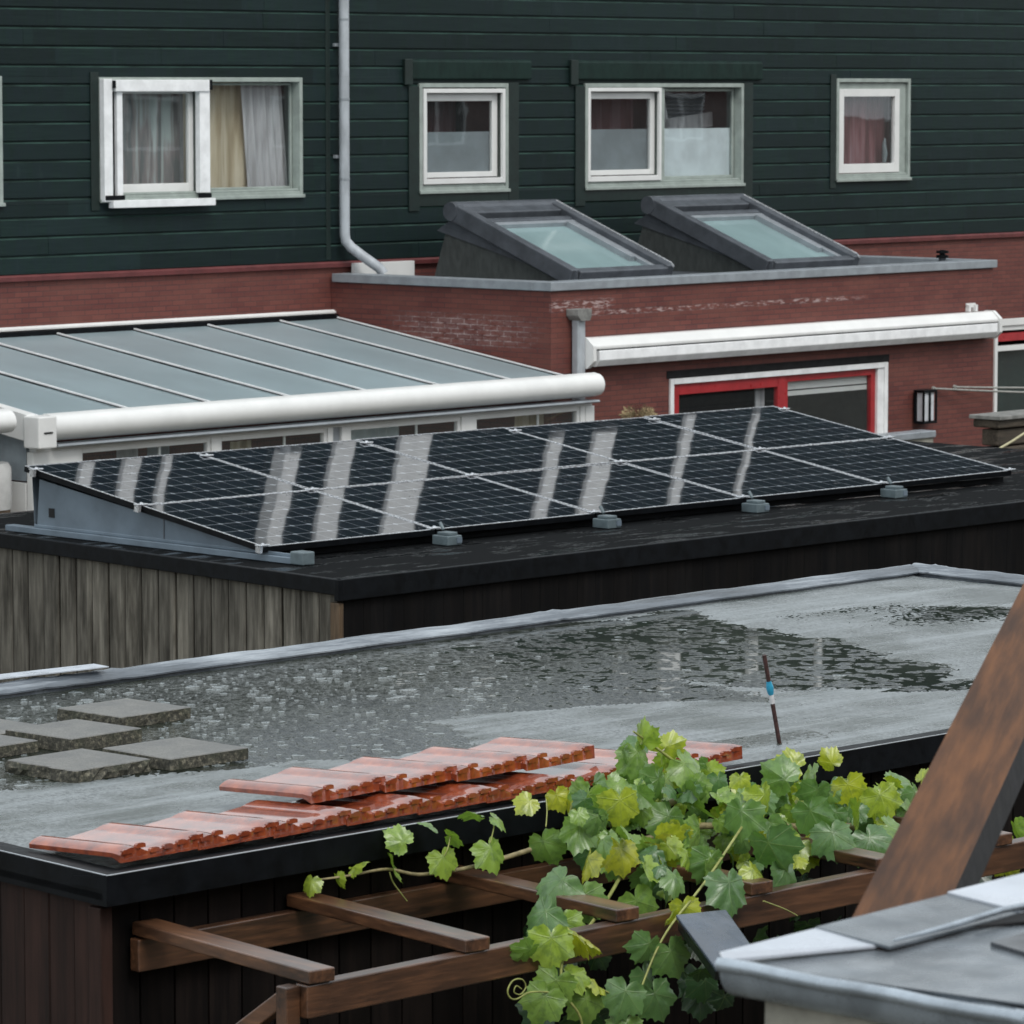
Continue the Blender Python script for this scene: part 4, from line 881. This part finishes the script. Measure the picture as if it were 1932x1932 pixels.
m = MB(); m.obox((9.62, BY(9.6) + .10, RZ + .062), (10.2, BY(10.2) + .03, RZ + .066), .10, .004); m.obox((8.6, BY(8.6) + .09, RZ + .062), (9.62, BY(9.6) + .05, RZ + .066), .09, .004); m.build('loose_flashing', 'light_flashing', ns)
m = MB()
for i in range(32):
    y0 = 9.30 + i * .124; x = LX(y0) + .035 + random.uniform(-.002, .002); m.prism([(x, y0 + .006), (x + .006, y0), (x + .02, y0), (x + .02, y0 + .119), (x + .006, y0 + .119), (x, y0 + .113)], 0, RZ - .075, 'z')
m.build('plank_wall', 'stained_planks', ns)
m = MB(); m.box(7.665, 14.9, 9.33, 9.36, 0, RZ - .06)
for i in range(55): x = 7.67 + i * .13; m.box(x, x + .122, 9.312, 9.329, 0, RZ - .07)
m.build('front_wall', 'dark_planks', ns)
m = MB(); m.box(7.62, 7.665, 9.275, 9.33, 0, RZ - .08); m.build('corner_post', 'stained_planks', ns, .004)
m = MB(); m.box(7.8, 14.95, BY(8) - .0, BY(8) + .03, 0, RZ - .06); m.build('back_wall', 'dark_planks', ns)

# pavers
def paver(cx, cy, s, h, rz, lab, tilt=(0, 0), rough=.0):
    m = MB(); n = 12; hs = s / 2; top = []; 
    ringp = []
    for k in range(4 * n):
        e, t = divmod(k, n); t = t / n
        p = [(-hs + s * t, -hs), (hs, -hs + s * t), (hs - s * t, hs), (-hs, hs - s * t)][e]; ringp.append(p)
    def R(): return random.uniform(-rough, rough)
    N4 = len(ringp)
    lo = [(x * 1.0 + R(), y + R(), 0) for x, y in ringp]; mi_ = [(x + R(), y + R(), h * .5) for x, y in ringp]; up = [(x + R() * .4, y + R() * .4, h - .003) for x, y in ringp]; cap = [(x * .975, y * .975, h) for x, y in ringp]
    def lace(a, b, mi): m.add(a + b, [(k, (k + 1) % N4, N4 + (k + 1) % N4, N4 + k) for k in range(N4)], mi)
    lace(lo, mi_, 1); lace(mi_, up, 1); lace(up, cap, 0); m.add(cap, [tuple(range(N4))], 0)
    o = m.build('concrete_paver', ['paver_top', 'paver_side'], fixn=False); o.location = (cx, cy, RZ + .001); o.rotation_euler = (tilt[0], tilt[1], rz)
    tag(o, lab, 'paver', 'concrete pavers lying on the wet roof'); return o
paver(9.66, 11.615, .335, .042, math.radians(3), 'concrete paver nearest the back kerb of the wet roof, standing alone in the water', rough=.004)
paver(9.19, 11.32, .33, .048, math.radians(4), 'square concrete paver in the middle of the group with a damp hollow in its top')
paver(8.80, 10.815, .335, .042, math.radians(3), 'thick crumbling concrete paver with exposed pebbles, nearest the camera', rough=.009)
o_ = paver(9.195, 10.79, .345, .040, math.radians(1), 'smooth dark edged concrete paver farthest right, beside the pebbly one'); 
paver(9.12, 11.73, .33, .018, math.radians(2), 'thin wet concrete paver at the left picture edge, farther of the two there')
paver(8.80, 11.40, .33, .040, math.radians(3), 'concrete paver at the left picture edge, nearer of the two there')

# roof tiles
TW, TL = .315, .42
def make_tile():
    prof = []; K = 40
    for i in range(K + 1):
        u = i / K; x = u * TW
        if u < .30: h = .017 * math.sin(math.pi * u / .30) ** .8
        elif u < .40: h = -.003 * math.sin(math.pi * (u - .30) / .10)
        elif u < .78: h = -.003 + .0105 * (u - .40) / .38
        else: h = .0075 + .012 * math.sin(math.pi / 2 * (u - .78) / .22)
        prof.append((x, h))
    m = MB(); J = 12; vs = []; n = K + 1
    for j in range(J + 1):
        t = j / J; y = t * TL
        nose = -.010 * math.exp(-t * 28)
        for (x, h) in prof:
            rib = (.0035 * max(0, math.sin(x / TW * 2 * math.pi * 6)) if j == 0 else 0)
            vs.append((x, y + rib, h + nose * .5 + .012))
    top = [(j * n + i, j * n + i + 1, (j + 1) * n + i + 1, (j + 1) * n + i) for j in range(J) for i in range(K)]
    m.add(vs, top, 0, True)
    # skirt (thickness) all round, thicker at the nose
    bot = [(x, y, -.016 if y < .02 else z - .013) for x, y, z in vs]
    m.add(bot, [tuple(reversed(q_)) for q_ in top], 0, True)
    rimi = [i for i in range(n)] + [j * n + K for j in range(1, J + 1)] + [J * n + i for i in range(K - 1, -1, -1)] + [j * n for j in range(J - 1, 0, -1)]
    R_ = len(rimi); m.add([vs[i] for i in rimi] + [bot[i] for i in rimi], [(k, (k + 1) % R_, R_ + (k + 1) % R_, R_ + k) for k in range(R_)], 0, False)
    for k in range(6):      # ribbed nose
        x0 = TW * (.03 + k * .163); i0 = int(x0 / TW * K); h = prof[i0][1]
        m.prism([(x0, h + .0122), (x0 + .005, h + .0150), (x0 + .029, h + .0150), (x0 + .034, h + .0125), (x0 + .034, h + .002), (x0, h + .002)], -.0025, .010, 'y')
    return m.build('roof_tile', 'glazed_tile', fixn=False)
tile0 = make_tile(); used = [False]
def put_tile(x, y, z, pitch, rz, lab, grp, roll=0):
    if not used[0]: o = tile0; used[0] = True
    else: o = tile0.copy(); COL.objects.link(o)
    o.location = (x, y, z); o.rotation_euler = (pitch, roll, rz); tag(o, lab, 'roof tile', grp, 'thing')
nth = ['first', 'second', 'third', 'fourth', 'fifth', 'sixth', 'seventh', 'eighth', 'ninth']
G1 = 'orange roof tiles of the lower row'; G2 = 'orange roof tiles of the upper row'
for i in range(8):
    put_tile(7.745 + i * .292, 9.335 - .004 * i, RZ + .042 + (i % 2) * .001, -math.radians(3.3), random.uniform(-.008, .008), '%s orange glazed roof tile from the left in the lower row at the roof edge' % nth[i], G1, -math.radians(1.0))
put_tile(10.10, 9.33, RZ + .040, -math.radians(3.0), .02, 'last orange glazed roof tile of the lower row, right beside the vine leaves', G1, -math.radians(1.0))
for i in range(4):
    put_tile(8.635 + i * .288, 9.50 - .022 * i, RZ + .088 + i * .003, -math.radians(3.1), .01, '%s orange glazed roof tile from the left in the upper row lying on the others' % nth[i], G2, -math.radians(1.2))

# marker rod
rod = empty('marker_rod', (10.9, 9.6, RZ)); tag(rod, 'thin rusty rod wrapped with blue and white tape standing at the roof edge', 'rod')
a_ = Vector((10.925, 9.6, RZ - .10)); b_ = Vector((10.818, 9.6, 3.862))
def rl(t): return tuple(a_.lerp(b_, t) - Vector((10.9, 9.6, RZ)))
m = MB(); m.tube([rl(0), rl(1)], .0075, 8); m.build('steel_rod', 'rusty_steel', rod)
m = MB(); m.tube([rl(.66), rl(.68), rl(.72), rl(.75), rl(.775)], [.0085, .011, .013, .0105, .0085], 8); m.build('blue_tape', 'blue_tape', rod)
m = MB(); m.tube([rl(.585), rl(.66)], .0088, 8); m.build('white_tape', 'white_tape', rod)

# ------------------------------------------------------------------ pergola
pg = empty('pergola', (7.7, 8.45, 3.36)); tag(pg, 'wet brown timber pergola fixed to the front of the near shed', 'pergola')
def loc(p): return (p[0] - 7.7, p[1] - 8.45, p[2] - 3.36)
def bar(name, a, b, w, h, mat, up=(0, 0, 1), bev=.004):
    m = MB(); m.obox(loc(a), loc(b), w, h, up); return m.build(name, mat, pg, bev)
for i, x in enumerate((7.70, 8.295, 8.91, 9.50, 10.08, 10.66)):
    bar('rafter', (x + .095, 9.29, 3.392), (x + .01, 8.44, 3.388 + random.uniform(-.002, .002)), .088, .038, 'rafter_wood')
bar('front_beam', (7.665, 8.475, 3.318), (12.4, 8.475, 3.325), .05, .092, 'pergola_wood')
bar('wall_plank', (7.74, 9.27, 3.318), (11.4, 9.27, 3.318), .04, .095, 'pergola_wood')
bar('brace', tuple(aty(556, 1870, 8.53)), tuple(aty(190, 2150, 9.27)), .05, .045, 'rafter_wood', (0, 0, 1))
bar('corner_block', (7.638, 8.50, 3.25), (7.638, 8.50, 3.362), .05, .045, 'pergola_wood', (0, 1, 0))
bar('post', (11.6, 8.475, 0), (11.6, 8.475, 3.27), .07, .07, 'pergola_wood', (0, 1, 0))

# ------------------------------------------------------------------ vine
LEAF = []
def leaf_shape(seed):
    rd = random.Random(seed); n = 60; pts = []
    for i in range(n):
        th = -math.pi + 2 * math.pi * i / n          # 0 = tip
        a = abs(th); lob = 0
        for c, wd, am in ((0, .34, 1.0), (math.radians(54), .30, .88), (math.radians(108), .36, .74)):
            lob = max(lob, am * math.exp(-((a - c) / wd) ** 2))
        r = .41 + .105 * lob
        if a > math.radians(150): r *= 1 - .75 * (a - math.radians(150)) / math.radians(30)
        r *= 1 + .24 * math.cos(th)
        r *= (1.0 + (.065 if i % 3 == 0 else -.03) * (1 if a < 2.5 else 0)) * rd.uniform(.97, 1.03)
        pts.append((r * math.sin(th), r * math.cos(th)))
    return pts
shapes = [leaf_shape(i) for i in range(8)]
class Leaves:
    def __init__(s): s.v = []; s.f = []; s.uv = []; s.t = []
    def add(s, pos, size, tip, nrm, tint, rnd):
        sh = shapes[rnd.randrange(8)]; n = len(sh); tip = Vector(tip).normalized(); nrm = Vector(nrm).normalized()
        sd = tip.cross(nrm).normalized(); nrm = sd.cross(tip).normalized(); o = len(s.v); base = []
        fold = rnd.uniform(.15, .9); droop = rnd.uniform(.2, 1.1); tw = rnd.uniform(-.5, .5); wv = rnd.uniform(.02, .05); ph = rnd.uniform(0, 6); cup = rnd.uniform(-.3, .5)
        def put(x, y):
            z = -fold * abs(x) * .6 - droop * y * abs(y) * .9 + tw * x * y + wv * math.sin(x * 16 + ph) * math.sin(y * 14 + ph) - cup * x * x
            p = Vector(pos) + (sd * x + tip * y + nrm * z) * size; s.v.append(tuple(p)); base.append((x + .5, y + .5))
        put(0, 0)
        for k in (.35, .68, 1.0):
            for x, y in sh: put(x * k, y * k)
        fs = [(0, 1 + i, 1 + (i + 1) % n) for i in range(n)]
        for r in range(2):
            a, b = 1 + r * n, 1 + (r + 1) * n; fs += [(a + i, b + i, b + (i + 1) % n, a + (i + 1) % n) for i in range(n)]
        for q_ in fs:
            s.f.append([o + i for i in q_]); s.uv += [base[i] for i in q_]; s.t += [tint] * len(q_)
    def build(s, name, mat, parent):
        me = bpy.data.meshes.new(name); me.from_pydata(s.v, [], s.f); me.materials.append(MATS[mat]); me.polygons.foreach_set('use_smooth', [True] * len(s.f))
        uv = me.uv_layers.new(name='UVMap'); uv.data.foreach_set('uv', np.array(s.uv, dtype=np.float32).ravel())
        ca = me.color_attributes.new('tint', 'FLOAT_COLOR', 'CORNER'); arr = np.ones((len(s.t), 4), np.float32); arr[:, 0] = s.t; ca.data.foreach_set('color', arr.ravel())
        o = bpy.data.objects.new(name, me); COL.objects.link(o); o.parent = parent; return o
R_ = random.Random(11)
vine = empty('grapevine', (0, 0, 0)); tag(vine, 'green grapevine with yellowing leaves sprawling over the pergola', 'vine')
lv = Leaves()
def leaf_at(px, py, wpx, tint, Y, tipdir=(0, -1), face=.55, jit=.35):
    p = aty(px, py, Y); dist = np.linalg.norm(p - CAM); size = wpx / F * dist
    tdn = Vector(RGT) * tipdir[0] + Vector((0, 0, 1)) * tipdir[1] - Vector(FWD) * R_.uniform(-.1, .5)
    nr = -Vector(FWD) * face + Vector((0, 0, 1)) * (1 - face) + Vector([R_.gauss(0, jit) for _ in range(3)])
    lv.add(tuple(p), size, tdn, nr, min(.93, max(0, tint)), R_); return p
# prominent leaves: x, y, width, tint, depth plane, tip direction
KEY = [(588, 1662, 55, .66, 9.20, (-.3, -.8)), (636, 1655, 45, .62, 9.2, (.2, -1)), (668, 1636, 60, .62, 9.19, (.7, .5)), (738, 1626, 82, .55, 9.17, (.2, -1)), (760, 1588, 78, .45, 9.16, (-.8, .6)),
       (835, 1618, 84, .55, 9.12, (.3, -1)), (818, 1562, 52, .35, 9.14, (-.5, .6)), (850, 1578, 60, .45, 9.13, (.9, -.2)), (925, 1600, 96, .45, 9.05, (.4, -1)), (900, 1538, 70, .35, 9.1, (-.8, .3)), (935, 1545, 60, .5, 9.08, (.9, -.4)),
       (1025, 1588, 96, .42, 9.0, (.35, -1)), (998, 1512, 66, .85, 9.1, (-.6, -.5)), (1050, 1500, 66, .9, 9.05, (.3, -.9)), (1078, 1520, 60, .93, 9.0, (.1, -1)), (1110, 1500, 110, .45, 8.95, (-.2, -1)), (1170, 1510, 110, .78, 8.85, (.1, -1)),
       (1095, 1560, 100, .30, 8.9, (-.3, -1)), (1215, 1400, 80, .62, 9.0, (-.2, .6)), (1200, 1420, 100, .4, 9.0, (.3, -1)), (1262, 1408, 70, .7, 9.0, (.5, .2)), (1290, 1440, 110, .4, 8.95, (.7, -.5)), (1240, 1470, 110, .35, 8.95, (0, -1)),
       (1300, 1500, 110, .30, 8.9, (.4, -1)), (1350, 1480, 90, .4, 8.95, (.9, -.2)), (1260, 1540, 110, .28, 8.85, (-.2, -1)), (1320, 1560, 110, .35, 8.8, (.2, -1)), (1170, 1600, 100, .88, 8.75, (.2, -.9)), (1110, 1620, 90, .85, 8.75, (-.4, -.9)),
       (1240, 1600, 100, .9, 8.72, (.5, -.8)), (1060, 1660, 120, .22, 8.72, (-.8, -.7)), (1100, 1690, 110, .40, 8.68, (.3, -1)), (1030, 1720, 120, .30, 8.62, (-.8, -.7)), (1060, 1740, 100, .45, 8.6, (.2, -1)), (1200, 1700, 120, .40, 8.62, (.4, -1)),
       (1250, 1650, 110, .30, 8.68, (.5, -1)), (1375, 1665, 128, .15, 8.42, (.2, -1)), (1450, 1590, 130, .18, 8.5, (.4, -1)), (1480, 1640, 110, .25, 8.5, (.4, -1)), (1400, 1530, 110, .35, 8.7, (-.1, -1)), (1440, 1500, 110, .72, 8.8, (.2, -.9)),
       (1480, 1470, 100, .3, 8.9, (-.6, .4)), (1500, 1445, 80, .8, 9.05, (-.8, .3)), (1460, 1445, 60, .8, 9.1, (.7, .1)), (1530, 1530, 110, .25, 8.75, (.3, -1)), (1600, 1480, 90, .82, 8.9, (.3, -.8)), (1570, 1440, 60, .8, 9.0, (-.5, .6)),
       (1620, 1530, 110, .5, 8.75, (.2, -1)), (1660, 1500, 100, .65, 8.8, (.3, -.7)), (1690, 1480, 110, .3, 8.9, (.8, -.2)), (1720, 1520, 90, .3, 8.85, (.6, -.5)), (1740, 1470, 50, .7, 8.9, (.5, .7)), (1640, 1580, 110, .2, 8.65, (.5, -.7)),
       (1680, 1560, 100, .35, 8.7, (.8, -.3)), (1570, 1570, 110, .2, 8.65, (.2, -1)), (1340, 1620, 100, .35, 8.6, (-.3, -1)), (1420, 1640, 80, .7, 8.5, (.6, -.6)), (1290, 1710, 80, .75, 8.42, (.2, -1)), (1270, 1720, 60, .7, 8.42, (-.5, -.6)),
       # hanging bunch
       (1040, 1770, 120, .62, 8.40, (0, -1)), (1000, 1790, 80, .3, 8.41, (-.7, -.7)), (1085, 1760, 90, .85, 8.40, (.8, -.5)), (1110, 1775, 70, .85, 8.4, (.8, -.5)), (1050, 1850, 110, .50, 8.38, (-.4, -1)), (1030, 1880, 110, .48, 8.38, (-.5, -1)), (1105, 1885, 100, .42, 8.36, (.3, -1)),
       (1120, 1850, 70, .75, 8.37, (.8, -.6)), (1080, 1840, 80, .55, 8.38, (.9, -.1)), (1265, 1795, 110, .35, 8.35, (.4, -1)), (1225, 1780, 90, .3, 8.37, (-.4, -.9)), (1180, 1870, 110, .22, 8.34, (-.3, -1)), (1235, 1875, 110, .25, 8.34, (.5, -1)), (1215, 1840, 100, .12, 8.40, (.3, -1)),
       (1180, 1935, 100, .3, 8.34, (0, -1)), (1330, 1850, 90, .05, 8.8, (.2, -1)), (1900, 1590, 60, .6, 8.6, (.2, -1)), (1885, 1635, 40, .85, 8.6, (-.5, -.8)), (1905, 1650, 50, .85, 8.6, (.2, -1)), (1915, 1560, 70, .5, 8.7, (.3, -1))]
for (x, y, wd, ti, Y, td) in KEY:
    leaf_at(x, y, wd * .80, ti + .10 + R_.uniform(-.08, .08), Y, td, R_.uniform(.35, .75), .42)
# filler leaves inside the same mass
def inpoly(x, y, P):
    c = False
    for i in range(len(P)):
        (x1, y1), (x2, y2) = P[i], P[i - 1]
        if (y1 > y) != (y2 > y) and x < (x2 - x1) * (y - y1) / (y2 - y1) + x1: c = not c
    return c
MASS = [(1070, 1485), (1140, 1470), (1190, 1385), (1310, 1425), (1400, 1470), (1500, 1450), (1600, 1470), (1740, 1480), (1740, 1540), (1680, 1590), (1560, 1560), (1500, 1640), (1430, 1650), (1390, 1620), (1300, 1650), (1250, 1690), (1180, 1640), (1080, 1640), (1100, 1570)]
cnt = 0
while cnt < 215:
    x, y = R_.uniform(1060, 1750), R_.uniform(1375, 1700)
    if not inpoly(x, y, MASS): continue
    t = (y - 1380) / 300; Y = 9.08 - .55 * t + R_.uniform(-.02, .28)
    leaf_at(x, y, R_.uniform(36, 72), R_.choice([.2, .35, .4, .45, .5, .6, .72, .85]) + R_.uniform(-.05, .05), Y, (R_.gauss(0, .6), -R_.uniform(.1, 1)), R_.uniform(.2, .7), .75); cnt += 1
lv.build('foliage', 'vine_leaf', vine)
# stems
def stem(pts, r0, r1, mat, name='stem', Yd=None):
    P = [Vector(aty(x, y, Y)) for x, y, Y in pts]; Q = []
    for i in range(len(P) - 1):
        p0 = P[max(i - 1, 0)]; p1 = P[i]; p2 = P[i + 1]; p3 = P[min(i + 2, len(P) - 1)]
        for k in range(5):
            t = k / 5; Q.append(.5 * ((2 * p1) + (p2 - p0) * t + (2 * p0 - 5 * p1 + 4 * p2 - p3) * t * t + (3 * p1 - p0 - 3 * p2 + p3) * t ** 3))
    Q.append(P[-1]); n = len(Q); m = MB(); m.tube(Q, [r0 + (r1 - r0) * i / (n - 1) for i in range(n)], 7); return m.build(name, mat, vine)
stem([(1300, 1500, 9.0), (1190, 1545, 9.02), (1080, 1570, 9.03), (1010, 1600, 9.05), (930, 1625, 9.08), (870, 1640, 9.12), (790, 1650, 9.16), (730, 1640, 9.18), (660, 1652, 9.19), (600, 1660, 9.2)], .011, .003, 'vine_stem')
stem([(1200, 1600, 8.85), (1150, 1690, 8.7), (1110, 1750, 8.5), (1070, 1790, 8.41), (1058, 1840, 8.39), (1068, 1880, 8.38), (1095, 1920, 8.37), (1105, 1990, 8.37)], .006, .0035, 'vine_shoot')
stem([(1400, 1560, 8.7), (1340, 1650, 8.55), (1310, 1690, 8.43), (1270, 1740, 8.39), (1240, 1790, 8.37), (1215, 1850, 8.36), (1185, 1930, 8.36)], .0045, .003, 'vine_shoot')
stem([(1750, 1560, 8.9), (1600, 1560, 8.9), (1450, 1560, 8.85), (1300, 1560, 8.85), (1200, 1590, 8.9)], .014, .010, 'vine_stem')
stem([(1420, 1560, 8.8), (1330, 1480, 8.95), (1250, 1420, 9.0), (1195, 1380, 9.0)], .008, .003, 'vine_shoot')
for pts in (((935, 1545, 9.08), (930, 1570, 9.07), (925, 1590, 9.05)), ((1030, 1500, 9.1), (1032, 1530, 9.05), (1030, 1560, 9.0)), ((1078, 1520, 9.0), (1072, 1548, 9.0), (1068, 1565, 9.02)), ((850, 1578, 9.13), (845, 1600, 9.12), (838, 1615, 9.12)),
            ((735, 1645, 9.17), (742, 1665, 9.16), (760, 1690, 9.15), (768, 1700, 9.15)), ((1120, 1860, 8.38), (1160, 1880, 8.38), (1175, 1905, 8.38), (1165, 1925, 8.38)), ((1180, 1720, 8.6), (1205, 1740, 8.6), (1215, 1760, 8.6), (1200, 1775, 8.6)),
            ((1440, 1700, 8.42), (1480, 1715, 8.42), (1505, 1728, 8.42))):
    stem(pts, .0025, .0018, 'vine_shoot', 'leaf_stalk')
tp = [(1040, 1872), (1000, 1872), (975, 1885), (962, 1882), (958, 1868), (968, 1850), (985, 1848), (992, 1862), (982, 1876), (970, 1872), (974, 1860), (984, 1866)]
stem([(x, y, 8.38) for x, y in tp], .0028, .0016, 'vine_shoot', 'tendril')
# dark shrub below the pergola
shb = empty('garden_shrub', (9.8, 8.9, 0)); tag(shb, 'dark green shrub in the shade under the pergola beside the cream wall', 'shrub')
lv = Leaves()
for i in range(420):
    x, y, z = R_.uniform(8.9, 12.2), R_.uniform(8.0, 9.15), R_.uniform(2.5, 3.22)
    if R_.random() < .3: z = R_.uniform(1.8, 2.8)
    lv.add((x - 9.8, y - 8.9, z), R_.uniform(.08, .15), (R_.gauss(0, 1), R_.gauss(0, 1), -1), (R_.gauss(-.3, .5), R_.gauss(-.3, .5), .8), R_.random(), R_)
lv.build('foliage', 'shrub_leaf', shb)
m = MB()
for i in range(6):
    x = -.7 + i * .5; m.tube([(x * .4, 0, 0), (x * .8, -.1, 1.5), (x, -.2, 2.9)], [.03, .02, .008], 6)
m.build('stem', 'vine_stem', shb)

# dark folded plastic sheet
bs = empty('garden_box', tuple(aty(1345, 1790, 8.2))); tag(bs, 'dark glossy sloping box lid below the vine, left of the zinc gutter corner', 'box')
q0 = [Vector(aty(x, y, Yp)) - bs.location for x, y, Yp in ((1275, 1725, 8.35), (1350, 1826, 8.05), (1440, 1815, 8.05), (1370, 1715, 8.35))]
m = MB(); dn = Vector((0, 0, -.014)); m.add([tuple(p) for p in q0] + [tuple(p + dn) for p in q0], [(0, 1, 2, 3), (7, 6, 5, 4), (0, 4, 5, 1), (1, 5, 6, 2), (2, 6, 7, 3), (3, 7, 4, 0)]); m.build('lid', 'black_plastic', bs, .004)
m = MB(); dn = Vector((.02, .02, -.03)); o2 = [p * .93 + Vector((0, 0, -.016)) for p in q0]; m.add([tuple(p) for p in o2] + [tuple(p + dn) for p in o2], [(0, 1, 2, 3), (7, 6, 5, 4), (0, 4, 5, 1), (1, 5, 6, 2), (2, 6, 7, 3), (3, 7, 4, 0)]); m.build('box_body', 'dark_plastic', bs)

# ------------------------------------------------------------------ foreground: leaning timber
tm = empty('timber_beam', (5.4, 4.5, 4.4)); tag(tm, 'thick leaning timber with a brown face and a dark side, in the right foreground', 'timber')
D = 7.15
A0 = Vector(CAM + ray(1733, 1830) * 7.5); A1 = Vector(CAM + ray(2105, 1010) * 10.4)
ax = (A1 - A0).normalized(); view = Vector(FWD); sdv = ax.cross(view).normalized()      # sideways in the picture
if sdv.dot(Vector(RGT)) < 0: sdv = -sdv
back = view
e1 = (-sdv * .145 + back * .06); e2 = (sdv * .060 + back * .13)
xa = sdv; ya_ = (back - ax * back.dot(ax)).normalized(); 
tm.location = A0; tm.rotation_euler = Matrix((xa, ya_, ax)).transposed().to_euler()
LL = (A1 - A0).length
def q2(v, z): return (v.dot(xa), v.dot(ya_), z)
Z0 = Vector((0, 0, 0)); vs = [q2(p, z) for z in (-.25, LL) for p in (Z0, e1, e1 + e2, e2)]
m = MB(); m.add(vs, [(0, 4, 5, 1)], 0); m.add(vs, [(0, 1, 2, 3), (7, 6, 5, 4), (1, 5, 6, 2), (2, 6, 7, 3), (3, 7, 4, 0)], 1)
m.build('timber', ['beam_brown', 'beam_black'], tm, .006)

# ------------------------------------------------------------------ foreground: outbuilding corner with zinc gutter
ZG = 4.350
ob = empty('outbuilding', (5.15, 4.66, 0)); tag(ob, 'cream rendered outbuilding corner with a zinc gutter and slate roof, lower right foreground', 'outbuilding')
def ol(p): return (p[0] - 5.15, p[1] - 4.66, p[2])
C0 = Vector((5.15, 4.665, ZG)); GV = Vector((.035, -1, 0)).normalized(); VV = Vector((.995, .075, 0)).normalized()
GE = C0 + GV * 2.2; VE = C0 + VV * 2.6
# gutter: half round with rolled front bead
m = MB(); K = 30; prof = []
for t in range(0, 181, 15): prof.append((.045 - .045 * math.cos(math.radians(t)), -.052 * math.sin(math.radians(t))))
vs = []; sdg = Vector((1, .035, 0)).normalized()
for i in range(K + 1):
    p = C0.lerp(GE, i / K)
    for (u, v) in prof: vs.append(ol(p + sdg * u + Vector((0, 0, v - .004))))
n = len(prof); m.add(vs, [(i * n + k, i * n + k + 1, (i + 1) * n + k + 1, (i + 1) * n + k) for i in range(K) for k in range(n - 1)], 0, True)
m.tube([ol(C0.lerp(GE, i / K) + Vector((0, 0, .003 + .0015 * math.sin(i * 1.7)))) for i in range(K + 1)], .012, 10)
m.build('gutter', 'zinc_gutter', ob)
for t in (.28, .62):
    m = MB(); p = C0.lerp(GE, t); m.tube([ol(p + Vector((-.0, .012, .004))), ol(p + Vector((-.0, -.012, .004)))], .0145, 10); m.build('gutter_joint', 'zinc_gutter', ob)
# roof sheet
def quad_slab(name, pts, th, mat, bev=0):
    m = MB(); dn = Vector((0, 0, -th)); P = [Vector(p) for p in pts]; k = len(P)
    m.add([ol(p) for p in P] + [ol(p + dn) for p in P], [tuple(range(k)), tuple(range(2 * k - 1, k - 1, -1))] + [(i, k + i, k + (i + 1) % k, (i + 1) % k) for i in range(k)]); return m.build(name, mat, ob, bev)
quad_slab('roof_slope', [C0 + sdg * .05 + Vector((0, -.03, -.010)), GE + sdg * .05 + Vector((0, 0, -.010)), GE + VV * 1.6 + Vector((0, 0, .03)), VE + GV * .15 + Vector((0, 0, .02))], .02, 'slate_roof')
quad_slab('apron', [C0 + sdg * .02 + Vector((0, 0, .002)), C0 + GV * .55 + sdg * .10 + Vector((0, 0, .002)), C0 + GV * .22 + VV * .62 + Vector((0, 0, .006)), C0 + VV * .4 + GV * .08 + Vector((0, 0, .006))], .004, 'grey_flashing')
# verge flashing: raised strip, highlights and timber's shadow painted as light and grey sheets
up = Vector((0, 0, 1))
def verge(t0, t1, mat, w0=.0, w1=.15, h=.012):
    a = C0 + VV * t0; b = C0 + VV * t1
    quad_slab('verge_sheet', [a + GV * w0 + up * (h + .012), a + GV * (w0 + (w1 if t0 > .1 else .01)) + up * h, b + GV * (w0 + w1) + up * h, b + GV * w0 + up * (h + .012)], .006, mat, .001)
verge(.0, .27, 'light_flashing', 0, .13); verge(.265, .66, 'grey_flashing', .0, .16, .014); verge(.655, 1.1, 'light_flashing', .0, .16, .018); verge(1.095, 2.4, 'grey_flashing', .0, .16, .021)
m = MB(); pts_ = []
for i in range(9): pts_.append(ol(C0 + VV * (.28 + i * .16) + GV * (.158 + (.006 if i % 2 else 0)) + up * (.022 + .002 * (i % 3))))
m.tube(pts_, [.002] + [.006] * 8, 8); m.build('verge_roll', 'zinc_gutter', ob)
quad_slab('verge_gap_shade', [C0 + VV * .50 + GV * .170 + up * .014, C0 + VV * .62 + GV * .215 + up * .013, C0 + VV * 1.6 + GV * .26 + up * .03, C0 + VV * 1.6 + GV * .17 + up * .03], .003, 'black_gap')  # dark slab puts in the shade of the gap under the verge
quad_slab('slate', [C0 + VV * .42 + GV * .26 + up * .012, C0 + VV * .30 + GV * .62 + up * .012, C0 + VV * .95 + GV * .75 + up * .03, C0 + VV * 1.1 + GV * .30 + up * .03], .012, 'slate_roof')
quad_slab('slate', [C0 + VV * .75 + GV * .62 + up * .036, C0 + VV * .70 + GV * .95 + up * .036, C0 + VV * 1.3 + GV * 1.0 + up * .05, C0 + VV * 1.3 + GV * .70 + up * .05], .012, 'fence_grey')
quad_slab('flashing_patch', [C0 + VV * .86 + GV * .56 + up * .052, C0 + VV * .80 + GV * .74 + up * .052, C0 + VV * 1.3 + GV * .80 + up * .062, C0 + VV * 1.3 + GV * .60 + up * .062], .006, 'light_flashing')
m = MB(); m.box(.052, .10, -2.4, -.05, 0, ZG - .02); m.box(.10, 2.4, -.10, -.05, 0, ZG - .02); m.build('rendered_wall', 'cream_render', ob)
m = MB(); m.box(.03, 2.4, -.05, -.03, ZG - .05, ZG + .0); m.build('fascia', 'dark_plastic', ob)
